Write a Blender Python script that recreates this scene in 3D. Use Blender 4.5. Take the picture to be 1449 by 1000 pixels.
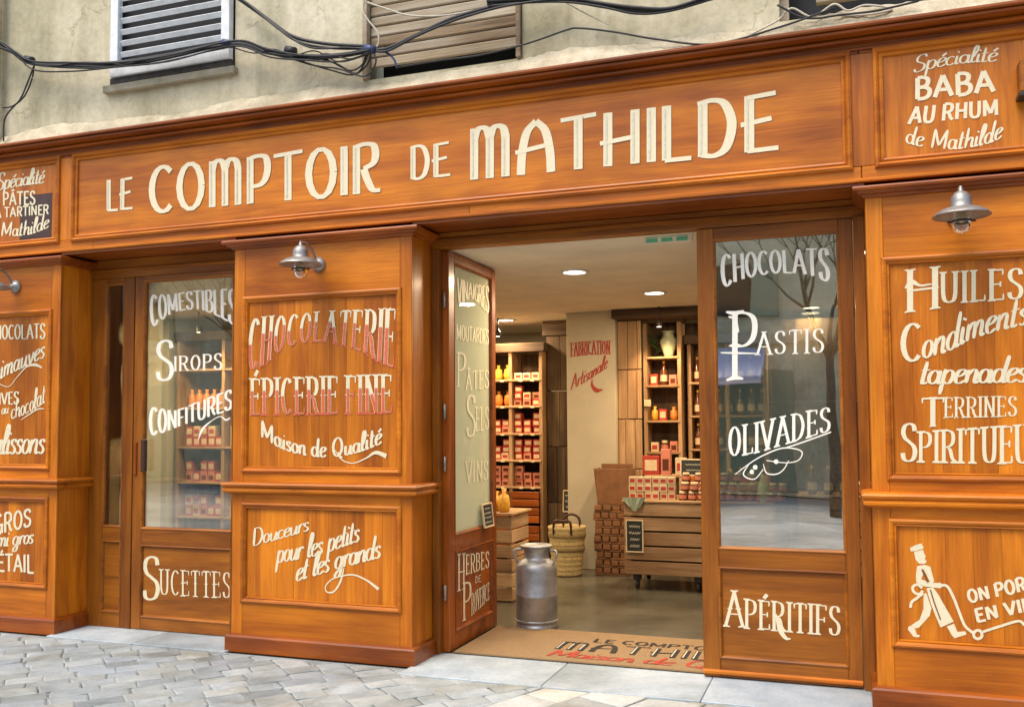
import bpy, math, random
import numpy as np
from mathutils import Vector
random.seed(7)
S = bpy.context.scene
for o in list(bpy.data.objects): bpy.data.objects.remove(o)
COL = S.collection
R = math.radians
# ---------------------------------------------------------------- camera
W0, H0 = 1449.0, 1000.0
YAW, PIT, ROL, PPY, FPX, DIST = .34252, .05305, -.00631, 532.65, 1320.0, 5.39038
cy_, sy_ = math.cos(YAW), math.sin(YAW)
FW = np.array([-sy_*math.cos(PIT), cy_*math.cos(PIT), math.sin(PIT)])
_r = np.array([cy_, sy_, 0.]); _u = np.cross(_r, FW)
RT = _r*math.cos(ROL)+_u*math.sin(ROL); UP = -_r*math.sin(ROL)+_u*math.cos(ROL)
CAM = np.array([0., -DIST, 1.5])
cd = bpy.data.cameras.new('camera'); cam = bpy.data.objects.new('camera', cd); COL.objects.link(cam)
from mathutils import Matrix
m = Matrix((( RT[0], UP[0], -FW[0], CAM[0]), (RT[1], UP[1], -FW[1], CAM[1]), (RT[2], UP[2], -FW[2], CAM[2]), (0, 0, 0, 1)))
cam.matrix_world = m
cd.sensor_fit = 'HORIZONTAL'; cd.sensor_width = 36; cd.lens = 36*FPX/W0
cd.shift_y = (PPY-H0/2)/W0; cd.clip_start = .05; cd.clip_end = 300
S.camera = cam
# ---------------------------------------------------------------- world, sun, exposure
SUN_EL, SUN_AZ = R(60), R(205)          # azimuth clockwise from +Y: behind the camera, a little to the left
wd = bpy.data.worlds.new('World'); S.world = wd; wd.use_nodes = True
wn = wd.node_tree; wn.nodes.clear()
wo = wn.nodes.new('ShaderNodeOutputWorld'); wb = wn.nodes.new('ShaderNodeBackground')
sk = wn.nodes.new('ShaderNodeTexSky'); sk.sky_type = 'NISHITA'; sk.sun_disc = False
sk.sun_elevation = SUN_EL; sk.sun_rotation = SUN_AZ; sk.air_density = 1.3; sk.dust_density = 4.0; sk.ozone_density = 1.0
wb.inputs['Strength'].default_value = .13
wn.links.new(sk.outputs[0], wb.inputs[0]); wn.links.new(wb.outputs[0], wo.inputs[0])
sl = bpy.data.lights.new('sun', 'SUN'); sl.energy = 1.25; sl.angle = R(28); sl.color = (1, .95, .87)
so = bpy.data.objects.new('sun', sl); COL.objects.link(so)
sd = Vector((math.sin(SUN_AZ)*math.cos(SUN_EL), math.cos(SUN_AZ)*math.cos(SUN_EL), math.sin(SUN_EL)))
so.rotation_euler = sd.to_track_quat('Z', 'Y').to_euler(); so.location = (0, -8, 12)
S.view_settings.view_transform = 'Standard'; S.view_settings.look = 'None'
S.view_settings.exposure = .88; S.view_settings.gamma = 1; S.view_settings.use_curve_mapping = False
S.render.engine = 'CYCLES'
try:
    S.cycles.max_bounces = 8; S.cycles.transparent_max_bounces = 12; S.cycles.use_denoising = True
    S.cycles.sample_clamp_indirect = 6
except Exception: pass

def ray(px, py): return FW+RT*(px-724.5)/FPX-UP*(py-PPY)/FPX
# ---------------------------------------------------------------- materials
def newmat(n):
    m = bpy.data.materials.new(n); m.use_nodes = True; t = m.node_tree
    return m, t, t.nodes['Principled BSDF']
def N(t, ty, **k):
    n = t.nodes.new(ty)
    for a, v in k.items():
        if a[0] == '_': setattr(n, a[1:], v)
        else:
            n.inputs[int(a[1:]) if a[0] == 'i' and a[1:].isdigit() else a.replace('_', ' ')].default_value = v
    return n
def ramp(t, stops):
    r = t.nodes.new('ShaderNodeValToRGB'); e = r.color_ramp.elements
    e[0].position, e[0].color = stops[0][0], (*stops[0][1], 1); e[1].position, e[1].color = stops[-1][0], (*stops[-1][1], 1)
    for p, c in stops[1:-1]:
        x = e.new(p); x.color = (*c, 1)
    return r
def coords(t, rnd=7.0):
    tc = N(t, 'ShaderNodeTexCoord'); oi = N(t, 'ShaderNodeObjectInfo')
    mu = N(t, 'ShaderNodeMath', _operation='MULTIPLY'); mu.inputs[1].default_value = rnd
    t.links.new(oi.outputs['Random'], mu.inputs[0])
    ad = N(t, 'ShaderNodeVectorMath', _operation='ADD')
    t.links.new(tc.outputs['Object'], ad.inputs[0]); t.links.new(mu.outputs[0], ad.inputs[1])
    return ad.outputs[0], oi.outputs['Random']
def mixc(t, a, b, f, mode='MIX'):
    m = N(t, 'ShaderNodeMix', _data_type='RGBA', _blend_type=mode)
    for s, v in ((m.inputs[6], a), (m.inputs[7], b), (m.inputs[0], f)):
        if hasattr(v, 'is_output'): t.links.new(v, s)
        elif isinstance(v, (int, float)): s.default_value = v
        else: s.default_value = (*v, 1)
    return m.outputs[2]
def noise(t, v, sc, det=4, rough=.6, dist=0, mp=None):
    if mp:
        q = N(t, 'ShaderNodeMapping'); q.inputs['Scale'].default_value = mp; t.links.new(v, q.inputs[0]); v = q.outputs[0]
    n = N(t, 'ShaderNodeTexNoise', Scale=sc, Detail=det, Roughness=rough, Distortion=dist); t.links.new(v, n.inputs['Vector'])
    return n.outputs['Fac']
def bump(t, h, st, dist=.01, prev=None):
    b = N(t, 'ShaderNodeBump', Strength=st, Distance=dist); t.links.new(h, b.inputs['Height'])
    if prev: t.links.new(prev, b.inputs['Normal'])
    return b.outputs[0]
def wood(name, dark, mid, light, axis='Z', rough=.46, coat=.10, ring=7.0, bs=.22):
    m, t, p = newmat(name)
    v, rnd = coords(t, 13.0)
    i = 'XYZ'.index(axis)
    s1 = [1, 1, 1]; s1[i] = .10; s2 = [1, 1, 1]; s2[i] = .03
    a = noise(t, v, ring, 5, .62, .8, s1)
    b = noise(t, v, 90, 3, .6, 0, s2)
    c = noise(t, v, 1.3, 3, .5)
    rp = ramp(t, [(.22, dark), (.42, mid), (.60, light), (.78, mid), (.9, light)]); t.links.new(a, rp.inputs[0])
    r2 = ramp(t, [(.34, (.80, .74, .66)), (.6, (1.05, 1.04, 1.02))]); t.links.new(b, r2.inputs[0])
    col = mixc(t, rp.outputs[0], r2.outputs[0], .75, 'MULTIPLY')
    r3 = ramp(t, [(.3, (.62, .54, .48)), (.62, (1.14, 1.12, 1.08))]); t.links.new(c, r3.inputs[0])
    col = mixc(t, col, r3.outputs[0], .8, 'MULTIPLY')
    r4 = ramp(t, [(0, (.84, .80, .78)), (1, (1.1, 1.1, 1.1))]); t.links.new(rnd, r4.inputs[0])
    col = mixc(t, col, r4.outputs[0], .8, 'MULTIPLY')
    wn_ = noise(t, v, 3.2, 6, .72, 1.2, s1); r5 = ramp(t, [(.28, (.50, .42, .38)), (.40, (.86, .82, .78)), (.52, (1, 1, 1))]); t.links.new(wn_, r5.inputs[0])
    col = mixc(t, col, r5.outputs[0], .75, 'MULTIPLY')
    sp_ = noise(t, v, 34, 3, .7); r6 = ramp(t, [(.70, (1, 1, 1)), (.78, (.55, .45, .4))]); t.links.new(sp_, r6.inputs[0])
    col = mixc(t, col, r6.outputs[0], .6, 'MULTIPLY')
    t.links.new(col, p.inputs['Base Color'])
    rr = N(t, 'ShaderNodeMapRange'); rr.inputs['To Min'].default_value = rough-.1; rr.inputs['To Max'].default_value = rough+.14
    t.links.new(c, rr.inputs[0]); t.links.new(rr.outputs[0], p.inputs['Roughness'])
    p.inputs['Specular IOR Level'].default_value = .34; p.inputs['Coat Weight'].default_value = coat; p.inputs['Coat Roughness'].default_value = .22
    t.links.new(bump(t, b, bs, .003, bump(t, a, .15, .004)), p.inputs['Normal'])
    return m
def plain(name, col, rough=.5, metal=0, var=.12, sc=20, bs=.1, bd=.003, emit=None, es=0):
    m, t, p = newmat(name); v, rnd = coords(t)
    n = noise(t, v, sc, 4)
    r = ramp(t, [(.3, tuple(c*(1-var) for c in col)), (.7, tuple(min(1, c*(1+var)) for c in col))]); t.links.new(n, r.inputs[0])
    t.links.new(r.outputs[0], p.inputs['Base Color']); p.inputs['Roughness'].default_value = rough; p.inputs['Metallic'].default_value = metal
    if bs: t.links.new(bump(t, n, bs, bd), p.inputs['Normal'])
    if emit: p.inputs['Emission Color'].default_value = (*emit, 1); p.inputs['Emission Strength'].default_value = es
    return m
def glassmat(name, tint=(.93, .96, .94), add=.05):
    m, t, p = newmat(name); t.nodes.remove(p)
    tr = N(t, 'ShaderNodeBsdfTransparent'); tr.inputs[0].default_value = (*tint, 1)
    g = N(t, 'ShaderNodeBsdfGlossy', Roughness=.01); g.inputs[0].default_value = (1, 1, 1, 1)
    f = N(t, 'ShaderNodeFresnel', IOR=1.5); a = N(t, 'ShaderNodeMath', _operation='ADD'); a.inputs[1].default_value = add
    t.links.new(f.outputs[0], a.inputs[0])
    v, _ = coords(t); nz = noise(t, v, 1.6, 1); bb = bump(t, nz, .12, .02); t.links.new(bb, g.inputs['Normal'])
    mx = N(t, 'ShaderNodeMixShader'); t.links.new(a.outputs[0], mx.inputs[0]); t.links.new(tr.outputs[0], mx.inputs[1]); t.links.new(g.outputs[0], mx.inputs[2])
    t.links.new(mx.outputs[0], t.nodes['Material Output'].inputs[0]); return m
M = {}
OR = ((.27, .066, .002), (.49, .140, .004), (.63, .208, .007))
BR = ((.11, .032, .002), (.25, .078, .004), (.35, .120, .007))
RD = ((.10, .020, .002), (.24, .054, .003), (.36, .092, .005))
for ax in 'XZY':
    M['or'+ax] = wood('varnished_orange_wood_'+ax.lower(), *OR, axis=ax)
    M['br'+ax] = wood('varnished_brown_wood_'+ax.lower(), *BR, axis=ax)
    M['rd'+ax] = wood('varnished_red_wood_'+ax.lower(), *RD, axis=ax, rough=.36, coat=.3)
    M['raw'+ax] = wood('raw_crate_wood_'+ax.lower(), (.24, .145, .075), (.42, .275, .15), (.55, .38, .22), axis=ax, rough=.75, coat=0, ring=7, bs=.5)
    M['old'+ax] = wood('weathered_dark_wood_'+ax.lower(), (.035, .022, .013), (.09, .06, .036), (.17, .12, .075), axis=ax, rough=.8, coat=0, ring=6, bs=.6)
M['shutter_old'] = wood('weathered_shutter_wood', (.16, .12, .085), (.34, .27, .18), (.46, .42, .34), axis='X', rough=.85, coat=0, ring=5, bs=.6)
M['paint'] = plain('cream_sign_paint', (.76, .67, .46), .45, var=.05, sc=60, bs=.05)
M['paintw'] = plain('white_glass_paint', (.88, .86, .76), .5, var=.04, sc=60, bs=.03)
M['faint'] = plain('worn_cream_paint', (.80, .76, .56), .6, var=.1, sc=60, bs=.03)
M['red'] = plain('faded_red_paint', (.62, .13, .06), .5, var=.2, sc=60, bs=.05)
M['redw'] = plain('brick_red_wall_paint', (.38, .045, .03), .6, var=.2, sc=60, bs=.03)
M['inlay'] = plain('grey_letter_shading', (.62, .58, .44), .5, var=.15, sc=40, bs=0)
M['patch'] = plain('dark_brown_sheet', (.055, .022, .016), .4, var=.2, sc=9)
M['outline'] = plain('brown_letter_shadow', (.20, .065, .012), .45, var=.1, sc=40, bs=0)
M['glass'] = glassmat('window_glass', (.88, .92, .88), .13)
M['glassr'] = glassmat('reflective_window_glass', (.74, .78, .72), .40)
M['glass2'] = glassmat('pale_reflection_glass', (.8, .86, .82), .08)
def _pale_reflection(m):  # pale diffuse mix stands in for the open pane's bright reflection
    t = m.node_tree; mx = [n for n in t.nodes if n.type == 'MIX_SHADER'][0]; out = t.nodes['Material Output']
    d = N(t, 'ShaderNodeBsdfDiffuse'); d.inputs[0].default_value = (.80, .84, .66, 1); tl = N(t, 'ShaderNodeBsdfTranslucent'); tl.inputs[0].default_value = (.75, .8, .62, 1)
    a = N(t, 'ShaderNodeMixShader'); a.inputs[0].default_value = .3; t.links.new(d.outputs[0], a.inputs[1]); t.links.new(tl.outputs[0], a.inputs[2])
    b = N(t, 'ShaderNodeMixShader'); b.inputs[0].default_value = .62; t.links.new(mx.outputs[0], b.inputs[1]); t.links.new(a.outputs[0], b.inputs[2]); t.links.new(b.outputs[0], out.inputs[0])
_pale_reflection(M['glass2'])
M['metal'] = plain('aged_galvanised_metal', (.33, .32, .30), .48, .7, .25, 25, .15)
M['iron'] = plain('dark_iron', (.06, .05, .045), .45, .6, .3, 25)
M['steel'] = plain('brushed_steel', (.40, .405, .41), .48, .8, .3, 9, .5, .006)
M['jar'] = glassmat('lamp_glass', (.85, .84, .76), .08)
M['white'] = plain('cream_interior_plaster', (.52, .46, .33), .8, 0, .07, 4, .3)
M['ceil'] = plain('off_white_ceiling_paint', (.78, .70, .54), .8, 0, .10, 2.5, .3)
M['black'] = plain('black_cable_rubber', (.012, .012, .014), .55, 0, .3, 30)
M['cablew'] = plain('pale_cable_sheath', (.5, .45, .36), .6)
M['tape'] = plain('blue_tape', (.035, .05, .13), .5)
M['shutw'] = plain('white_shutter_paint', (.74, .76, .78), .45, 0, .12, 14, .1)
M['dark'] = plain('painted_room_shade', (.02, .02, .022), .8)  # the shade of unlit rooms is put into this near-black colour
M['slate'] = plain('slate_board', (.02, .024, .022), .6)
M['kraft'] = plain('brown_cardboard', (.23, .105, .042), .85, 0, .2, 12)
M['basket'] = plain('woven_palm_leaf', (.52, .40, .18), .8, 0, .25, 50, .6, .01)
M['basketd'] = plain('woven_palm_band', (.30, .22, .09), .8, 0, .25, 50, .6, .01)
M['leather'] = plain('brown_leather', (.05, .018, .010), .5)
M['gold'] = plain('golden_wrapper', (.72, .38, .04), .4, 0, .3, 30)
M['tinr'] = plain('red_tin', (.45, .05, .03), .35)
M['tinp'] = plain('pink_carton', (.62, .22, .14), .5)
M['tinc'] = plain('cream_carton', (.70, .55, .34), .5)
M['tino'] = plain('orange_carton', (.66, .22, .03), .5)
M['tinb'] = plain('brown_jar', (.12, .035, .015), .2)
M['ceram'] = plain('pale_green_glaze', (.52, .56, .36), .25)
M['green'] = plain('leaf_green', (.03, .10, .02), .5)
M['cloth'] = plain('grey_green_cloth', (.30, .36, .26), .9)
M['coil'] = plain('coir_mat', (.28, .175, .08), .95, 0, .22, 160, .8, .006)
M['ink'] = plain('black_mat_ink', (.02, .014, .012), .9, 0, .3, 160)
M['inkr'] = plain('red_mat_ink', (.36, .045, .02), .9, 0, .3, 160)
M['bulb'] = plain('lit_downlight', (.9, .85, .7), .5, bs=0, emit=(1, .86, .62), es=9)
M['bulbs'] = plain('lit_strip', (.9, .85, .7), .5, bs=0, emit=(1, .9, .7), es=4)
M['exit'] = plain('green_exit_sign', (.10, .34, .19), .5, bs=0, emit=(.1, .5, .25), es=.05)
def stone(name, cols, sc=6, rough=.75, bs=.5, bd=.006, big=.8, stain=(.5, .5, .46)):
    m, t, p = newmat(name); v, rnd = coords(t, 9)
    a = noise(t, v, sc, 6, .65); b = noise(t, v, big, 5, .6, .3); c = noise(t, v, sc*9, 3, .7)
    r = ramp(t, [(.3, cols[0]), (.5, cols[1]), (.7, cols[2])]); t.links.new(a, r.inputs[0])
    r2 = ramp(t, [(.36, stain), (.6, (1, 1, 1))]); t.links.new(b, r2.inputs[0])
    col = mixc(t, r.outputs[0], r2.outputs[0], .8, 'MULTIPLY')
    r3 = ramp(t, [(0, (.82, .83, .86)), (.5, (1, 1, 1)), (1, (1.1, 1.04, .96))]); t.links.new(rnd, r3.inputs[0])
    col = mixc(t, col, r3.outputs[0], .9, 'MULTIPLY')
    r4 = ramp(t, [(.3, (.8, .8, .8)), (.6, (1.05, 1.05, 1.05))]); t.links.new(c, r4.inputs[0])
    col = mixc(t, col, r4.outputs[0], .7, 'MULTIPLY')
    t.links.new(col, p.inputs['Base Color']); p.inputs['Roughness'].default_value = rough
    t.links.new(bump(t, c, bs*.4, bd*.3, bump(t, a, bs, bd)), p.inputs['Normal']); return m
M['sett'] = stone('grey_paving_stone', ((.30, .34, .36), (.38, .43, .45), (.46, .50, .51)), 7, .62, .4)
M['slab'] = stone('pale_paving_slab', ((.40, .42, .41), (.49, .51, .49), (.58, .58, .55)), 5, .65, .4)
def _stains(m, f=.75):
    t = m.node_tree; p = t.nodes['Principled BSDF']; lk = p.inputs['Base Color'].links[0].from_socket
    tc = N(t, 'ShaderNodeTexCoord'); a = noise(t, tc.outputs['Object'], 1.9, 6, .65, .5)
    r = ramp(t, [(.33, (.62, .55, .44)), (.45, (.88, .86, .82)), (.55, (1, 1, 1))]); t.links.new(a, r.inputs[0])
    col = mixc(t, lk, r.outputs[0], f, 'MULTIPLY')
    b = noise(t, tc.outputs['Object'], 22, 3, .7); r2 = ramp(t, [(.66, (1, 1, 1)), (.72, (.5, .47, .42))]); t.links.new(b, r2.inputs[0])
    t.links.new(mixc(t, col, r2.outputs[0], .5, 'MULTIPLY'), p.inputs['Base Color'])
for k_ in ('sett', 'slab'): _stains(M[k_])
M['thresh'] = stone('bluish_threshold_stone', ((.34, .41, .45), (.43, .50, .54), (.52, .58, .61)), 5, .55, .35)
M['joint'] = stone('sandy_joint', ((.22, .24, .24), (.28, .30, .30), (.34, .36, .35)), 25, .9)
M['plaster'] = stone('stained_render', ((.54, .48, .33), (.68, .61, .43), (.77, .70, .52)), 2.6, .85, .5, .02, .55, (.76, .74, .66))
def _weather(m):
    t = m.node_tree; p = t.nodes['Principled BSDF']; lk = p.inputs['Base Color'].links[0].from_socket
    v, _ = coords(t, 3)
    a = noise(t, v, 3.5, 5, .6, .4, (1, 1, .12)); r = ramp(t, [(.36, (.60, .60, .54)), (.55, (1, 1, 1))]); t.links.new(a, r.inputs[0])
    col = mixc(t, lk, r.outputs[0], .6, 'MULTIPLY')
    c = noise(t, v, 1.1, 7, .62, .6); r2 = ramp(t, [(.490, (1, 1, 1)), (.498, (.66, .62, .55)), (.506, (1, 1, 1))]); t.links.new(c, r2.inputs[0])
    k = noise(t, v, 2.3, 2); r3 = ramp(t, [(.52, (0, 0, 0)), (.60, (1, 1, 1))]); t.links.new(k, r3.inputs[0])
    mm = mixc(t, col, r2.outputs[0], 1.0, 'MULTIPLY'); mx = N(t, 'ShaderNodeMix', _data_type='RGBA'); t.links.new(r3.outputs[0], mx.inputs[0]); t.links.new(col, mx.inputs[6]); t.links.new(mm, mx.inputs[7])
    t.links.new(mx.outputs[2], p.inputs['Base Color'])
_weather(M['plaster'])
M['mortar'] = stone('tan_mortar', ((.46, .40, .28), (.60, .53, .39), (.70, .64, .50)), 9, .9, .9, .02)
M['floor'] = stone('polished_concrete_floor', ((.075, .075, .058), (.11, .108, .085), (.15, .145, .115)), 2, .26, .05)
M['opp'] = stone('pale_facade_render', ((.76, .68, .46), (.84, .77, .55), (.88, .82, .62)), 1.2, .85)
M['bark'] = stone('tree_bark', ((.05, .045, .04), (.10, .09, .075), (.15, .135, .11)), 20, .9, .8)
M['road'] = stone('street_paving', ((.36, .36, .34), (.45, .45, .43), (.52, .52, .49)), 5, .8)
M['awn'] = plain('blue_awning_cloth', (.56, .57, .72), .8)
# ---------------------------------------------------------------- mesh builder
class MB:
    def __init__(s): s.v = []; s.f = []; s.sm = []
    def add(s, vs, fs, smooth=False):
        n = len(s.v); s.v += [tuple(map(float, v)) for v in vs]; s.f += [tuple(i+n for i in f) for f in fs]; s.sm += [smooth]*len(fs)
    def box(s, x0, x1, y0, y1, z0, z1, b=.003):
        b = min(b, abs(x1-x0)*.3, abs(y1-y0)*.3, abs(z1-z0)*.3)
        if b <= 0:
            vs = [(x, y, z) for z in (z0, z1) for y in (y0, y1) for x in (x0, x1)]
            s.add(vs, [(0, 2, 3, 1), (4, 5, 7, 6), (0, 1, 5, 4), (2, 6, 7, 3), (0, 4, 6, 2), (1, 3, 7, 5)]); return s
        lo = (x0, y0, z0); hi = (x1, y1, z1); vs = []; ix = {}
        for c in range(8):
            bits = (c & 1, c >> 1 & 1, c >> 2 & 1)
            P = [hi[i] if bits[i] else lo[i] for i in range(3)]
            for a in range(3):
                q = list(P)
                for i in range(3):
                    if i != a: q[i] += -b if bits[i] else b
                ix[c, a] = len(vs); vs.append(q)      # vertex lying on the face with normal axis a
        fs = []
        for a in range(3):
            o1, o2 = (a+1) % 3, (a+2) % 3
            for sgn in (0, 1):
                cs = []
                for (p, q) in ((0, 0), (1, 0), (1, 1), (0, 1)):
                    c = (sgn << a) | (p << o1) | (q << o2); cs.append(ix[c, a])
                fs.append(tuple(cs) if sgn else tuple(cs[::-1]))
            for p in (0, 1):
                for q in (0, 1):
                    c0 = (p << o1) | (q << o2); c1 = c0 | (1 << a)
                    f = (ix[c0, o1], ix[c1, o1], ix[c1, o2], ix[c0, o2])
                    fs.append(f if p != q else f[::-1])
        for c in range(8):
            f = (ix[c, 0], ix[c, 1], ix[c, 2])
            fs.append(f if bin(c).count('1') % 2 else f[::-1])
        s.add(vs, fs); return s
    def obox(s, c, ax, ay, az, b=.002):
        """box with centre c and half-vectors ax, ay, az"""
        t = MB(); lx, ly, lz = [np.linalg.norm(k) for k in (ax, ay, az)]
        t.box(-lx, lx, -ly, ly, -lz, lz, b); ex, ey, ez = np.array(ax)/lx, np.array(ay)/ly, np.array(az)/lz
        s.add([np.array(c)+ex*v[0]+ey*v[1]+ez*v[2] for v in t.v], t.f); return s
    def lathe(s, prof, c=(0, 0, 0), n=24, smooth=True):
        vs = []; fs = []
        for r, z in prof:
            for k in range(n):
                a = 2*math.pi*k/n; vs.append((c[0]+r*math.cos(a), c[1]+r*math.sin(a), c[2]+z))
        for i in range(len(prof)-1):
            for k in range(n):
                k2 = (k+1) % n; fs.append((i*n+k, i*n+k2, (i+1)*n+k2, (i+1)*n+k))
        s.add(vs, fs, smooth); return s
    def tube(s, pts, r, n=8, sub=5, closed=False):
        P = [np.array(p, float) for p in pts]
        if len(P) > 2 and sub > 1: P = [np.array(q) for q in catmull(P, sub)]
        rr = r if hasattr(r, '__len__') else [r]*len(P)
        if len(rr) != len(P): rr = np.interp(np.linspace(0, 1, len(P)), np.linspace(0, 1, len(rr)), rr)
        vs = []; fs = []; up = np.array([.13, .21, .97])
        for i, p in enumerate(P):
            t = P[min(i+1, len(P)-1)]-P[max(i-1, 0)]; t = t/(np.linalg.norm(t)+1e-9)
            a = np.cross(t, up)
            if np.linalg.norm(a) < .2: a = np.cross(t, (1, 0, 0))
            a /= np.linalg.norm(a); b = np.cross(t, a)
            for k in range(n):
                w = 2*math.pi*k/n; vs.append(p+(a*math.cos(w)+b*math.sin(w))*rr[i])
        for i in range(len(P)-1):
            for k in range(n):
                k2 = (k+1) % n; fs.append((i*n+k, i*n+k2, (i+1)*n+k2, (i+1)*n+k))
        fs.append(tuple(range(n))[::-1]); fs.append(tuple(len(vs)-n+k for k in range(n)))
        s.add(vs, fs, True); return s
    def sweep(s, path, prof, closed=False, smooth=False):
        """path in XY (shop front seen from outside, left to right); prof = [(out, z)]"""
        n = len(path); vs = []; fs = []
        for i, p in enumerate(path):
            p = np.array(p, float)
            ds = []
            if i > 0 or closed: d = p-np.array(path[i-1]); ds.append(d/np.linalg.norm(d))
            if i < n-1 or closed: d = np.array(path[(i+1) % n])-p; ds.append(d/np.linalg.norm(d))
            ns = [np.array([d[1], -d[0]]) for d in ds]
            nn = sum(ns); nn = nn/np.dot(nn, ns[0]) if len(ns) > 1 else ns[0]
            for o, z in prof: vs.append((p[0]+nn[0]*o, p[1]+nn[1]*o, z))
        k = len(prof)
        for i in range(n-1 if not closed else n):
            for j in range(k-1):
                a = i*k+j; b = ((i+1) % n)*k+j; fs.append((a, b, b+1, a+1))
        if not closed:
            fs.append(tuple(range(k))); fs.append(tuple((n-1)*k+j for j in range(k))[::-1])
        s.add(vs, fs, smooth); return s
    def frame(s, x0, x1, z0, z1, Y, prof):
        """mitred picture-frame moulding on a plane of constant Y; prof = [(inward, proud)]"""
        c = [(x0, z0, 1, 1), (x1, z0, -1, 1), (x1, z1, -1, -1), (x0, z1, 1, -1)]
        vs = []; fs = []; k = len(prof)
        for x, z, a, b in c:
            for i, o in prof: vs.append((x+a*i, Y-o, z+b*i))
        for i in range(4):
            for j in range(k-1):
                fs.append((i*k+j, ((i+1) % 4)*k+j, ((i+1) % 4)*k+j+1, i*k+j+1))
        s.add(vs, fs); return s
    def build(s, name, mat, parent=None, **props):
        off = np.array(ORG.get(parent.name if parent else None, (0, 0, 0)))
        if parent is None and 'at' in props: off = np.array(props['at'])
        me = bpy.data.meshes.new(name)
        me.from_pydata([(v[0]-off[0], v[1]-off[1], v[2]-off[2]) for v in s.v], [], s.f)
        me.polygons.foreach_set('use_smooth', s.sm); me.materials.append(mat); me.update()
        o = bpy.data.objects.new(name, me); COL.objects.link(o)
        if parent: o.parent = parent
        ORG[o.name] = tuple(off)
        if parent is None: o.location = off
        for k in ('label', 'category', 'group', 'kind'):
            if props.get(k): o[k] = props[k]
        return o
ORG = {}
def catmull(P, sub=6):
    P = [np.array(p, float) for p in P]; out = []
    if len(P) < 3: return [P[0]+(P[-1]-P[0])*i/sub for i in range(sub+1)] if len(P) == 2 else P
    E = [2*P[0]-P[1]]+P+[2*P[-1]-P[-2]]
    for i in range(1, len(E)-2):
        a, b, c, d = E[i-1:i+3]
        for k in range(sub):
            t = k/sub; out.append(.5*((2*b)+(c-a)*t+(2*a-5*b+4*c-d)*t*t+(3*b-a-3*c+d)*t**3))
    out.append(P[-1]); return out
def thing(name, loc, label, cat, group=None):
    o = bpy.data.objects.new(name, None); COL.objects.link(o); o.location = loc; o.empty_display_size = .2
    o['label'] = label; o['category'] = cat
    if group: o['group'] = group
    ORG[o.name] = tuple(loc); return o
def struct(name, mb, mat, **k): return mb.build(name, mat, None, kind='structure', **k)
def bx(*a, b=.003): return MB().box(*a, b=b)
def dup(root, loc, label=None, group=None):
    def cp(o, par):
        c = o.copy(); COL.objects.link(c)
        if par: c.parent = par
        for ch in [q for q in KIDS.get(o.name, [])]: cp(ch, c)
        return c
    KIDS = {}
    for q in COL.objects:
        if q.parent: KIDS.setdefault(q.parent.name, []).append(q)
    r = cp(root, None); r.location = loc
    if label: r['label'] = label
    if group: r['group'] = group
    return r
# ---------------------------------------------------------------- lettering
class Plane:
    def __init__(s, o, a, b, n): s.o, s.a, s.b, s.n = [np.array(k, float) for k in (o, a, b, n)]
    def px(s, x, y):
        v = ray(x, y); t = np.dot(s.o-CAM, s.n)/np.dot(v, s.n); P = CAM+v*t-s.o
        return np.array([P@s.a, P@s.b])
    def to3(s, q, h): return s.o+s.a*q[0]+s.b*q[1]+s.n*h
def YP(y): return Plane((0, y, 0), (1, 0, 0), (0, 0, 1), (0, -1, 0))
def XP(x): return Plane((x, 0, 0), (0, 1, 0), (0, 0, 1), (1, 0, 0))
def ZP(z): return Plane((0, 0, z), (1, 0, 0), (0, 1, 0), (0, 0, 1))
def arc(cx, cy, rx, ry, a0, a1, n=14):
    return [(cx+rx*math.cos(R(a0+(a1-a0)*i/n)), cy+ry*math.sin(R(a0+(a1-a0)*i/n))) for i in range(n+1)]
def G(w, *st): return (w, st)
BOWL_P = ('S', .06, 1, .28, 1, .44, .92, .48, .75, .43, .58, .28, .49, .06, .48)
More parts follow.
